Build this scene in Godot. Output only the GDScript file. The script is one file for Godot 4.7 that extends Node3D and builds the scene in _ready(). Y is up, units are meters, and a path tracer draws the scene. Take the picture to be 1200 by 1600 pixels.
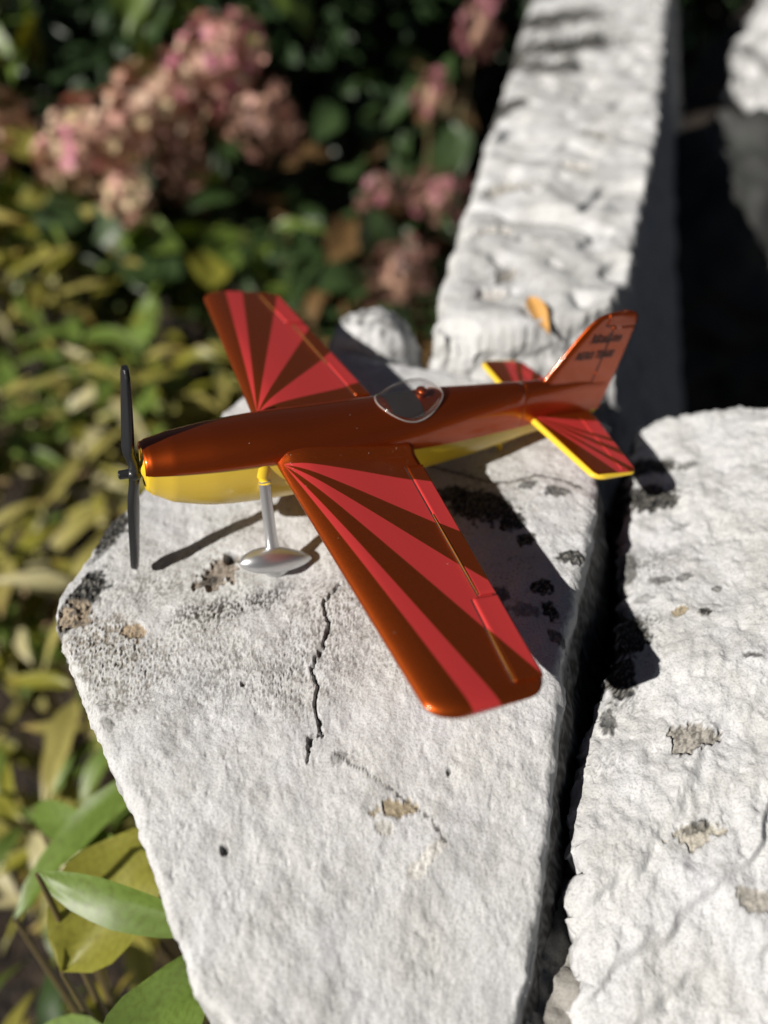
extends Node3D
# A die-cast toy racing plane standing on a broken white stone edging, flower bed behind.
# All shapes are worked out in centimetres (stones, plants) or in units of 1.25 cm (the toy) and stored in metres.

const K := 0.01
const U := 0.0125
const TOY_ORIGIN := Vector3(2.71, -2.33, 0.0)   # the toy's own axes: x aft, y up, z towards its port wing

var rng := RandomNumberGenerator.new()
var n_big := FastNoiseLite.new()
var n_mid := FastNoiseLite.new()
var n_fine := FastNoiseLite.new()
var n_grain := FastNoiseLite.new()
var M := {}


func _ready() -> void:
	rng.seed = 20
	camera_and_light()
	noises()
	materials()
	ground()
	stone_near()
	stone_beside()
	stone_edging()
	small_stones()
	toy()
	bed_plants()
	small_things()


# ------------------------------------------------------------------ camera, sky, sun
func camera_and_light() -> void:
	var cam := Camera3D.new()
	cam.name = "camera"
	add_child(cam)
	var right := Vector3(0.91694784, -0.06921333, 0.39295823)
	var down := Vector3(-0.32000782, -0.71582069, 0.62064139)
	var ahead := Vector3(0.23833097, -0.69484549, -0.67851904)
	cam.transform = Transform3D(Basis(right, -down, -ahead), Vector3(-1.7941628, 16.70624968, 17.20205202) * K)
	cam.near = 0.02
	cam.far = 80.0
	cam.fov = 68.27
	var lens := CameraAttributesPhysical.new()
	lens.frustum_focal_length = 12.0 / tan(deg_to_rad(68.27) / 2.0)
	lens.frustum_near = 0.02
	lens.frustum_far = 80.0
	lens.frustum_focus_distance = 0.198
	lens.exposure_aperture = 3.45
	cam.attributes = lens
	cam.fov = 68.27
	cam.current = true

	var sky_mat := ProceduralSkyMaterial.new()
	sky_mat.sky_top_color = Color(0.38, 0.44, 0.54)
	sky_mat.sky_horizon_color = Color(0.66, 0.68, 0.69)
	sky_mat.sky_curve = 0.18
	sky_mat.ground_bottom_color = Color(0.10, 0.10, 0.07)
	sky_mat.ground_horizon_color = Color(0.28, 0.30, 0.24)
	sky_mat.sun_angle_max = 8.0
	var sky := Sky.new()
	sky.sky_material = sky_mat
	var env := Environment.new()
	env.background_mode = Environment.BG_SKY
	env.sky = sky
	env.background_energy_multiplier = 0.18
	env.tonemap_mode = Environment.TONE_MAPPER_LINEAR
	env.tonemap_exposure = 1.25
	env.sdfgi_enabled = true
	env.ssao_enabled = true
	env.ssil_enabled = true
	var we := WorldEnvironment.new()
	we.name = "world_environment"
	we.environment = env
	add_child(we)

	var sun := DirectionalLight3D.new()
	sun.name = "sun"
	sun.light_energy = 1.6
	sun.light_color = Color(1.0, 0.975, 0.945)
	sun.light_angular_distance = 0.5
	sun.shadow_enabled = true
	add_child(sun)
	sun.look_at_from_position(Vector3(-1.17, 1.0, 0.29), Vector3.ZERO)


func noises() -> void:
	var k := 11
	for n in [n_big, n_mid, n_fine, n_grain]:
		n.seed = k
		n.noise_type = FastNoiseLite.TYPE_SIMPLEX_SMOOTH
		n.fractal_type = FastNoiseLite.FRACTAL_NONE
		n.frequency = 1.0
		k += 7
	n_mid.fractal_type = FastNoiseLite.FRACTAL_FBM
	n_mid.fractal_octaves = 3


# ------------------------------------------------------------------ helpers
func lin(r: float, g: float, b: float, a := 1.0) -> Color:
	return Color(r, g, b, a).linear_to_srgb()


func std(color: Color, rough := 0.6, metal := 0.0) -> StandardMaterial3D:
	var m := StandardMaterial3D.new()
	m.albedo_color = color
	m.roughness = rough
	m.metallic = metal
	return m


func noise_tex(size: int, freq: float, octaves: int, sd: int, ramp: Gradient = null, kind := FastNoiseLite.TYPE_SIMPLEX_SMOOTH) -> NoiseTexture2D:
	var f := FastNoiseLite.new()
	f.seed = sd
	f.noise_type = kind
	f.frequency = freq
	f.fractal_octaves = octaves
	var t := NoiseTexture2D.new()
	t.width = size
	t.height = size
	t.seamless = true
	t.noise = f
	if ramp:
		t.color_ramp = ramp
	return t


func ramp(points: Array) -> Gradient:
	var g := Gradient.new()
	var o := PackedFloat32Array()
	var c := PackedColorArray()
	for p in points:
		o.append(p[0])
		c.append(p[1])
	g.offsets = o
	g.colors = c
	return g


func tri(m: StandardMaterial3D, tiles_per_metre: float, world := true) -> StandardMaterial3D:
	m.uv1_triplanar = true
	m.uv1_world_triplanar = world
	m.uv1_triplanar_sharpness = 4.0
	m.uv1_scale = Vector3.ONE * tiles_per_metre
	return m


func node_of(mesh: Mesh, called: String, mat: Material, parent: Node = self) -> MeshInstance3D:
	var o := MeshInstance3D.new()
	o.name = called
	o.mesh = mesh
	if mat:
		o.material_override = mat
	parent.add_child(o, true)
	return o


func tag(o: Node, label: String, category: String, group := "", kind := "") -> void:
	if label:
		o.set_meta("label", label)
	if category:
		o.set_meta("category", category)
	if group:
		o.set_meta("group", group)
	if kind:
		o.set_meta("kind", kind)


func thing(called: String, at: Vector3, label: String, category: String, group := "") -> Node3D:
	var o := Node3D.new()
	o.name = called
	add_child(o, true)
	o.position = at
	tag(o, label, category, group)
	return o


func surf(P: PackedVector3Array, N: PackedVector3Array, idx: PackedInt32Array, cols = null, uvs = null) -> ArrayMesh:
	var a := []
	a.resize(Mesh.ARRAY_MAX)
	a[Mesh.ARRAY_VERTEX] = P
	a[Mesh.ARRAY_NORMAL] = N
	a[Mesh.ARRAY_INDEX] = idx
	if cols != null and cols.size() == P.size():
		a[Mesh.ARRAY_COLOR] = cols
	if uvs != null and uvs.size() == P.size():
		a[Mesh.ARRAY_TEX_UV] = uvs
	var m := ArrayMesh.new()
	m.add_surface_from_arrays(Mesh.PRIMITIVE_TRIANGLES, a)
	return m


# A sheet of rows x cols points with smooth normals; wrapping across the columns when asked. Winding is clockwise seen from the side the normals point to.
func sheet(P: PackedVector3Array, rows: int, cols: int, wrap := false, colors = null, uvs = null, flip := false) -> ArrayMesh:
	var idx := PackedInt32Array()
	var N := PackedVector3Array()
	N.resize(P.size())
	var cc := cols if wrap else cols - 1
	for r in rows - 1:
		for c in cc:
			var a := r * cols + c
			var b := r * cols + (c + 1) % cols
			var d := a + cols
			var e := b + cols
			if flip:
				idx.append_array([a, b, d, b, e, d])
				var n := (P[e] - P[a]).cross(P[b] - P[d])
				N[a] += n; N[b] += n; N[d] += n; N[e] += n
			else:
				idx.append_array([a, d, b, b, d, e])
				var n := (P[b] - P[d]).cross(P[e] - P[a])
				N[a] += n; N[b] += n; N[d] += n; N[e] += n
	for i in N.size():
		N[i] = N[i].normalized() if N[i].length_squared() > 1e-30 else Vector3.UP
	return surf(P, N, idx, colors, uvs)


# Close rings of points (each ring the same count) with fans at both ends; all facing outwards.
func tube_rings(rings: Array, closed := true) -> ArrayMesh:
	var P := PackedVector3Array()
	var n: int = rings[0].size()
	var all := rings.duplicate()
	if closed:
		for e in [0, -1]:
			var mid := Vector3.ZERO
			for p in rings[e]:
				mid += p
			mid /= n
			for f in [0.999, 0.0]:
				var r := PackedVector3Array()
				for p in rings[e]:
					r.append(mid.lerp(p, f))
				if e == 0:
					all.insert(0, r) if f == 0.0 else all.insert(0, r)
				else:
					all.append(r)
	for r in all:
		P.append_array(r)
	# which way round?
	var c0 := Vector3.ZERO
	for p in rings[0]:
		c0 += p
	c0 /= n
	var c1 := Vector3.ZERO
	for p in rings[rings.size() - 1]:
		c1 += p
	c1 /= n
	var mid_ring: PackedVector3Array = rings[rings.size() / 2]
	var m := Vector3.ZERO
	for p in mid_ring:
		m += p
	m /= n
	var turn := 0.0
	for i in n:
		turn += (mid_ring[i] - m).cross(mid_ring[(i + 1) % n] - m).dot(c1 - c0)
	return sheet(P, all.size(), n, true, null, null, turn < 0.0)


func tube(path: Array, radii: Array, sides := 10) -> ArrayMesh:
	var rings := []
	var up := Vector3.UP
	for i in path.size():
		var t: Vector3 = (path[mini(i + 1, path.size() - 1)] - path[maxi(i - 1, 0)]).normalized()
		if absf(t.dot(up)) > 0.95:
			up = Vector3.RIGHT
		var a := t.cross(up).normalized()
		var b := t.cross(a)
		up = -b if false else up
		var r := PackedVector3Array()
		for k in sides:
			var w: float = TAU * k / sides
			r.append(path[i] + (a * cos(w) + b * sin(w)) * radii[i])
		rings.append(r)
	return tube_rings(rings)


func blob(radius: Vector3, rough: float, freq: float, sd: int, rows := 26, cols := 40) -> ArrayMesh:
	var P := PackedVector3Array()
	for r in rows:
		var th := PI * r / (rows - 1)
		for c in cols:
			var ph := TAU * c / cols
			var d := Vector3(sin(th) * cos(ph), cos(th), sin(th) * sin(ph))
			var q := d * freq + Vector3.ONE * sd * 3.7
			var s := 1.0 + rough * n_mid.get_noise_3dv(q) + rough * 0.35 * n_fine.get_noise_3dv(q * 3.1)
			P.append(d * radius * s)
	return sheet(P, rows, cols, true)


func smooth01(a: float, b: float, x: float) -> float:
	var t := clampf((x - a) / (b - a), 0.0, 1.0)
	return t * t * (3.0 - 2.0 * t)


func table(t: Array, x: float) -> float:
	if x <= t[0][0]:
		return t[0][1]
	for i in range(1, t.size()):
		if x <= t[i][0]:
			var f: float = (x - t[i - 1][0]) / (t[i][0] - t[i - 1][0])
			return lerpf(t[i - 1][1], t[i][1], f)
	return t[t.size() - 1][1]


# ------------------------------------------------------------------ materials
func materials() -> void:
	var grain := noise_tex(1024, 0.035, 5, 3)
	var pits := noise_tex(1024, 0.05, 3, 8, ramp([[0.0, Color(0.80, 0.80, 0.79)], [0.35, Color(0.93, 0.93, 0.92)], [0.5, Color(0.98, 0.98, 0.98)], [1.0, Color(1, 1, 1)]]))
	var st := std(Color.WHITE, 0.72)
	st.vertex_color_use_as_albedo = true
	st.albedo_texture = pits
	st.metallic_specular = 0.42
	st.heightmap_enabled = true
	st.heightmap_texture = grain
	st.heightmap_scale = 0.011
	st.heightmap_deep_parallax = false
	M.stone = tri(st, 22.0)

	var soil := std(Color.WHITE, 0.95)
	soil.albedo_texture = noise_tex(1024, 0.02, 5, 5, ramp([[0.0, lin(0.006, 0.004, 0.003)], [0.5, lin(0.022, 0.014, 0.008)], [1.0, lin(0.06, 0.038, 0.02)]]))
	soil.heightmap_enabled = true
	soil.heightmap_texture = grain
	soil.heightmap_scale = 1.0
	M.soil = tri(soil, 2.0)

	# the toy
	var flake := noise_tex(512, 0.22, 2, 21, ramp([[0.0, Color(0.5, 0.46, 0.4)], [0.5, Color(0.8, 0.8, 0.8)], [0.62, Color(0.95, 0.95, 0.95)], [1.0, Color(1, 1, 1)]]))
	var cop := std(lin(0.56, 0.086, 0.006), 0.41, 0.9)
	cop.albedo_texture = flake
	cop.clearcoat_enabled = true
	cop.clearcoat = 0.7
	cop.clearcoat_roughness = 0.09
	M.copper = tri(cop, 60.0, false)
	var yel := std(lin(0.80, 0.55, 0.035), 0.33)
	yel.clearcoat_enabled = true
	yel.clearcoat = 0.4
	yel.clearcoat_roughness = 0.1
	M.yellow = yel
	var blk := std(lin(0.018, 0.019, 0.021), 0.30)
	blk.heightmap_enabled = true
	blk.heightmap_texture = grain
	blk.heightmap_scale = 0.006
	M.black = tri(blk, 40.0, false)
	var sil := std(lin(0.66, 0.67, 0.68), 0.36, 0.9)
	M.silver = tri(sil, 60.0, false)
	var gold := std(lin(0.55, 0.22, 0.05), 0.4, 0.7)
	M.gold = gold
	M.ink = std(lin(0.008, 0.008, 0.010), 0.5)
	var gl := std(Color(0.3, 0.3, 0.3, 0.02), 0.04)
	gl.transparency = BaseMaterial3D.TRANSPARENCY_ALPHA
	gl.metallic_specular = 0.75
	M.clear = gl
	var glo: StandardMaterial3D = gl.duplicate()
	glo.roughness = 0.16
	M.clear_outer = glo
	M.dust = std(lin(0.6, 0.55, 0.5), 0.9)
	M.dark = std(lin(0.022, 0.017, 0.016), 0.6)

	# plants
	var streak := noise_tex(512, 0.03, 3, 31, ramp([[0.0, Color(0.84, 0.82, 0.76)], [0.5, Color(0.94, 0.94, 0.92)], [1.0, Color(1, 1, 1)]]))
	var greens := [[0.25, 0.245, 0.032], [0.32, 0.30, 0.06], [0.13, 0.20, 0.035], [0.38, 0.34, 0.10], [0.04, 0.075, 0.022], [0.42, 0.29, 0.18], [0.48, 0.44, 0.24], [0.17, 0.10, 0.04]]
	M.leaf = []
	for g in greens:
		var m := std(lin(g[0], g[1], g[2]), 0.42)
		m.albedo_texture = streak
		m.vertex_color_use_as_albedo = true
		m.backlight_enabled = true
		m.backlight = Color(0.55, 0.55, 0.3)
		m.roughness = 0.46
		M.leaf.append(tri(m, 14.0, false))
	var dk := std(lin(0.022, 0.045, 0.014), 0.45)
	dk.vertex_color_use_as_albedo = true
	dk.backlight_enabled = true
	dk.backlight = Color(0.25, 0.3, 0.1)
	M.dark_leaf = dk
	var pinks := [[0.68, 0.40, 0.33], [0.72, 0.54, 0.39], [0.64, 0.27, 0.30], [0.62, 0.50, 0.30], [0.42, 0.25, 0.18], [0.62, 0.22, 0.34], [0.17, 0.085, 0.065], [0.10, 0.048, 0.034], [0.30, 0.11, 0.14]]  # darker tones at the end: dried petals with shade painted in
	M.petal = []
	for g in pinks:
		var m := std(lin(g[0], g[1], g[2]), 0.55)
		m.vertex_color_use_as_albedo = true
		m.backlight_enabled = true
		m.backlight = Color(0.5, 0.4, 0.35)
		M.petal.append(m)
	var mass := std(Color.WHITE, 0.55)
	mass.vertex_color_use_as_albedo = true
	mass.backlight_enabled = true
	mass.backlight = Color(0.5, 0.4, 0.35)
	M.petal_mass = mass
	M.stem = std(lin(0.10, 0.075, 0.03), 0.6)
	M.bark = std(lin(0.05, 0.035, 0.022), 0.85)


# ------------------------------------------------------------------ the ground
func ground() -> void:
	var xs := []
	for i in 150:
		var t := (i - 75) / 75.0
		xs.append(signf(t) * (absf(t) * 150.0 + pow(absf(t), 7.0) * 4000.0))
	var P := PackedVector3Array()
	for zi in 150:
		for xi in 150:
			var x: float = xs[xi]
			var z: float = xs[zi]
			# the edging stands between the lower flower bed and the higher dirt
			var across := (x - 12.0) * 0.80 + (z + 6.0) * 0.60
			var y := lerpf(-58.0, -50.0, smooth01(-8.0, 3.0, across))
			y += 1.6 * n_mid.get_noise_2d(x * 0.06, z * 0.06) + 0.7 * n_fine.get_noise_2d(x * 0.3, z * 0.3)
			P.append(Vector3(x, y, z) * K)
	var o := node_of(sheet(P, 150, 150, false, null, null, true), "ground", M.soil)
	tag(o, "dark brown garden soil under the plants and around the stones", "", "", "structure")


# ------------------------------------------------------------------ stones
func resample(pts: Array, n: int, jitter: float, sd: int) -> PackedVector2Array:
	var c := Curve2D.new()
	for i in pts.size():
		var p := Vector2(pts[i][0], pts[i][1])
		var a: Vector2 = Vector2(pts[maxi(i - 1, 0)][0], pts[maxi(i - 1, 0)][1])
		var b: Vector2 = Vector2(pts[mini(i + 1, pts.size() - 1)][0], pts[mini(i + 1, pts.size() - 1)][1])
		var t := (b - a) * 0.16
		c.add_point(p, -t, t)
	c.bake_interval = 0.05
	var out := PackedVector2Array()
	var L := c.get_baked_length()
	for i in n:
		out.append(c.sample_baked(L * i / (n - 1)))
	if jitter > 0.0:
		for i in range(1, n - 1):
			var d := (out[mini(i + 1, n - 1)] - out[maxi(i - 1, 0)]).normalized()
			var f := minf(1.0, minf(i, n - 1 - i) / 12.0)
			var s := L * i / (n - 1)
			out[i] += Vector2(-d.y, d.x) * f * jitter * (n_mid.get_noise_2d(s * 0.9, sd * 13.0) + 0.12 * n_fine.get_noise_2d(s * 2.2, sd * 7.0))
	return out


# A block of stone: a top spanned between four edge lines, rounded over into four walls.
# o: top (Callable x, z -> y), nu, nv, nw, depth, slope (four outward slopes: left, far, right, near), round, marks, base, wall_dark (four)
func stone(L: Array, T: Array, R: Array, B: Array, o: Dictionary) -> ArrayMesh:
	var nu: int = o.nu
	var nv: int = o.nv
	var nw: int = o.nw
	var jit: float = o.get("jitter", 0.12)
	var l := resample(L, nv, 0.0, 1)
	var r := resample(R, nv, 0.0, 2)
	var t := resample(T, nu, 0.0, 3)
	var b := resample(B, nu, 0.0, 4)
	var len_u := 0.5 * (t[0].distance_to(t[nu - 1]) + b[0].distance_to(b[nu - 1]))
	var len_v := 0.5 * (l[0].distance_to(l[nv - 1]) + r[0].distance_to(r[nv - 1]))
	var W := nu + 2 * nw
	var H := nv + 2 * nw
	var P := PackedVector3Array()
	var C := PackedColorArray()
	P.resize(W * H)
	C.resize(W * H)
	var round_r: float = o.round
	var marks: Array = o.marks
	var base: Color = o.base
	var topf: Callable = o.top
	var rough: float = o.get("rough", 1.0)
	var streak: float = o.get("streak", 0.0)
	var wall_rough: float = o.get("wall_rough", 0.25)
	var slope: Array = o.slope
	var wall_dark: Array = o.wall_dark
	for j in H:
		var jj := clampi(j - nw, 0, nv - 1)
		var v := float(jj) / (nv - 1)
		var over_v := maxi(maxi(nw - j, j - (nw + nv - 1)), 0)
		for i in W:
			var ii := clampi(i - nw, 0, nu - 1)
			var u := float(ii) / (nu - 1)
			var over_u := maxi(maxi(nw - i, i - (nw + nu - 1)), 0)
			var q := t[ii] * (1.0 - v) + b[ii] * v + l[jj] * (1.0 - u) + r[jj] * u - (t[0] * (1.0 - u) * (1.0 - v) + t[nu - 1] * u * (1.0 - v) + b[0] * (1.0 - u) * v + b[nu - 1] * u * v)
			var e := minf(minf(u, 1.0 - u) * len_u, minf(v, 1.0 - v) * len_v)
			var x := q.x
			var z := q.y
			var fall := jit * exp(-e / 0.6)
			fall *= exp(-5.0 * o.depth * pow(float(maxi(over_u, over_v)) / nw, 2.8))
			var sx: float = o.seed * 17.0
			var jx := fall * (n_mid.get_noise_2d(q.x * 0.8 + sx, q.y * 0.8) + 0.45 * n_mid.get_noise_2d(q.x * 2.0, q.y * 2.0 + sx))
			var jz := fall * (n_mid.get_noise_2d(q.x * 0.8 - sx, q.y * 0.8 + 31.0) + 0.45 * n_mid.get_noise_2d(q.x * 2.0 + 57.0, q.y * 2.0 + sx))
			x += jx
			z += jz
			var rr := round_r * (1.0 + 0.5 * n_mid.get_noise_2d(x * 0.5, z * 0.5))
			var drop := 0.0
			if e < rr:
				var k := 1.0 - e / rr
				drop = rr * (1.0 - sqrt(maxf(0.0, 1.0 - k * k)))
			var y: float = topf.call(x, z) - drop
			var over := maxi(over_u, over_v)
			var down := 0.0
			var dark := 0.0
			var face := Vector2.ZERO
			if over > 0:
				down = o.depth * pow(float(over) / nw, 2.8)
				var out := Vector2.ZERO
				var s := 0.0
				if over_u >= over_v:
					var side := l if i < nw else r
					var d := (side[mini(jj + 3, nv - 1)] - side[maxi(jj - 3, 0)]).normalized()
					out = Vector2(-d.y, d.x) if i < nw else Vector2(d.y, -d.x)
					s = slope[0] if i < nw else slope[2]
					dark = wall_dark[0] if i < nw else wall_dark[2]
				if over_v > over_u or (over_v == over_u):
					var side2 := t if j < nw else b
					var d2 := (side2[mini(ii + 3, nu - 1)] - side2[maxi(ii - 3, 0)]).normalized()
					var o2 := Vector2(d2.y, -d2.x) if j < nw else Vector2(-d2.y, d2.x)
					var s2: float = slope[1] if j < nw else slope[3]
					if over_v > over_u:
						out = o2
						s = s2
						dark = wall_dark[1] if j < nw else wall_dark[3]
					else:
						out = (out + o2).normalized()
						s = (s + s2) * 0.5
				face = out
				x += out.x * s * down
				z += out.y * s * down
				y -= down
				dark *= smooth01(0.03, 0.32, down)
			var p := Vector3(x, y, z)
			# relief
			var h := 0.11 * n_mid.get_noise_3dv(p * 0.45) + 0.027 * n_mid.get_noise_3dv(p * 1.5 + Vector3(9, 3, 1)) + 0.014 * n_fine.get_noise_3dv(p * 2.7 + Vector3(1, 8, 3))
			var f1 := n_fine.get_noise_3dv(p * 4.6)
			var f2 := n_grain.get_noise_3dv(p * 8.5)
			h += 0.007 * f1 + 0.003 * f2
			if streak > 0.0:
				var q1 := (x * 0.80 - z * 0.60)
				var q2 := (x * 0.60 + z * 0.80)
				h += streak * (n_fine.get_noise_3d(q1 * 0.9, y * 1.5, q2 * 2.6) + 0.6 * n_mid.get_noise_3d(q1 * 0.35, y, q2 * 1.3))
			var pit := smooth01(0.45, 0.8, n_grain.get_noise_3dv(p * 3.3 + Vector3(40, 0, 0)))
			h -= 0.02 * pit
			h *= rough
			# colour: old white paint with grey and black weathering
			var patch := n_mid.get_noise_3dv(p * 0.33 + Vector3(5, 5, 5))
			var tone := 1.0 + 0.07 * n_mid.get_noise_3dv(p * 0.9) + 0.05 * f1
			var col := Color(base.r * tone, base.g * tone, base.b * tone * (1.0 - 0.04 * patch))
			var wash := smooth01(0.05, 0.5, n_mid.get_noise_3dv(p * 0.55 + Vector3(21, 4, 9)) + 0.25 * f1)
			col = col.lerp(Color(base.r * 0.76, base.g * 0.75, base.b * 0.72), 0.5 * wash)
			var sp := smooth01(0.40, 0.75, 0.62 * f2 + 0.45 * f1 + 0.6 * patch + o.get("speckle", 0.0) - o.get("cleaner", 0.0) * smooth01(4.5, 8.5, z))
			col = col.lerp(Color(0.19, 0.185, 0.175), 0.6 * sp)
			for mk in marks:
				var dx: float = x - mk[1]
				var dz: float = z - mk[2]
				var reach: float = mk[3]
				if mk[0] == 5:
					pass
				elif absf(dx) > reach * 1.7 or absf(dz) > reach * 1.7:
					continue
				match mk[0]:
					0:   # black lichen and other ragged black blotches
						var ca := cos(mk[5])
						var sa := sin(mk[5])
						var ex: float = (dx * ca + dz * sa) / reach
						var ez: float = (-dx * sa + dz * ca) / (reach * mk[4])
						var w: float = sqrt(ex * ex + ez * ez) + 0.38 * n_mid.get_noise_3dv(p * 1.6) + 0.25 * f1
						var k0: float = smooth01(1.0, 0.72, w) * mk[6]
						col = col.lerp(Color(0.022, 0.022, 0.021) if f2 < 0.25 else Color(0.14, 0.135, 0.12), k0)
						h += 0.045 * k0 * (0.35 + f1 + 0.6 * f2)
					1:   # flaked chip with a crisp rim
						var ca1 := cos(mk[5])
						var sa1 := sin(mk[5])
						var ex1: float = (dx * ca1 + dz * sa1) / reach
						var ez1: float = (-dx * sa1 + dz * ca1) / (reach * mk[4])
						var w1: float = sqrt(ex1 * ex1 + ez1 * ez1) + 0.7 * n_mid.get_noise_3dv(p * 1.2 + Vector3(2, 7, 0)) + 0.28 * f1
						var k1: float = smooth01(1.0, 0.9, w1)
						h -= k1 * (mk[6] + 0.03 * f1)
						var inner: Color = mk[7] * (1.0 + 0.45 * f1 + 0.3 * f2)
						var dirty := smooth01(-0.1, 0.5, f1 + 0.6 * f2)
						col = col.lerp(inner.lerp(Color(0.06, 0.055, 0.05), dirty * mk[8]), k1)
						col = col.lerp(Color(0.06, 0.058, 0.055), 0.6 * smooth01(0.1, 0.0, absf(w1 - 0.95)) * mk[8])
					2:   # small hole
						var w2 := sqrt(dx * dx + dz * dz) / reach + 0.2 * f1
						var k2 := smooth01(1.0, 0.55, w2)
						h -= k2 * reach * 1.2
						col = col.lerp(Color(0.05, 0.048, 0.045), k2 * 0.8)
					3:   # soft mottled dirt
						var w3 := sqrt(dx * dx + dz * dz / (mk[4] * mk[4])) / reach
						var n3 := f2 + 0.75 * f1 + 0.7 * n_mid.get_noise_3dv(p * 1.1) + 0.8 * n_fine.get_noise_3dv(p * 12.0)
						var k3: float = smooth01(1.15, 0.1, w3 + 0.25 * f1) * smooth01(-0.1, 0.5, n3)
						var dirt: Color = mk[7]
						col = col.lerp(dirt, k3 * mk[6])
						h -= 0.02 * k3
					5:   # crack along a line
						var line: PackedVector2Array = mk[4]
						if absf(dx) < reach and absf(dz) < reach:
							var best := 9.0
							var pp := Vector2(x + 0.05 * n_fine.get_noise_2d(x * 5.0, z * 5.0), z + 0.05 * n_fine.get_noise_2d(z * 5.0, x * 5.0))
							for s5 in line.size() - 1:
								best = minf(best, pp.distance_to(Geometry2D.get_closest_point_to_segment(pp, line[s5], line[s5 + 1])))
							var k5 := smooth01(mk[5], mk[5] * 0.25, best)
							h -= k5 * mk[6]
							col = col.lerp(Color(0.035, 0.033, 0.03), k5 * 0.9)
							col = col.lerp(Color(0.25, 0.24, 0.22), 0.4 * smooth01(mk[5] * 4.0, mk[5], best) * smooth01(-0.2, 0.4, f2))
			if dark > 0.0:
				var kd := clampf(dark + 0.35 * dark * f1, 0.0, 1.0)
				col = col.lerp(Color(0.028, 0.027, 0.026), kd)  # black lichen plus painted-in shade, deepening below each wall's rim
			if over == 0:
				y += h
			else:
				var push := h * 0.7 + wall_rough * smooth01(0.0, 0.9, down) * (n_mid.get_noise_3dv(p * 0.55) + 0.35 * n_mid.get_noise_3dv(p * 1.7 + Vector3(3, 1, 8)))
				x += face.x * push
				z += face.y * push
				y += h * 0.5
			P[j * W + i] = Vector3(x, y, z) * K
			C[j * W + i] = col
	return sheet(P, H, W, false, C, null, true)


const BASE := Color(0.545, 0.552, 0.556)
const TAN := Color(0.38, 0.32, 0.22)
const GREY := Color(0.40, 0.38, 0.34)


func top_near(_x: float, z: float) -> float:
	return -0.03 * pow(maxf(0.0, z - 4.0), 2.0)


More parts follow.
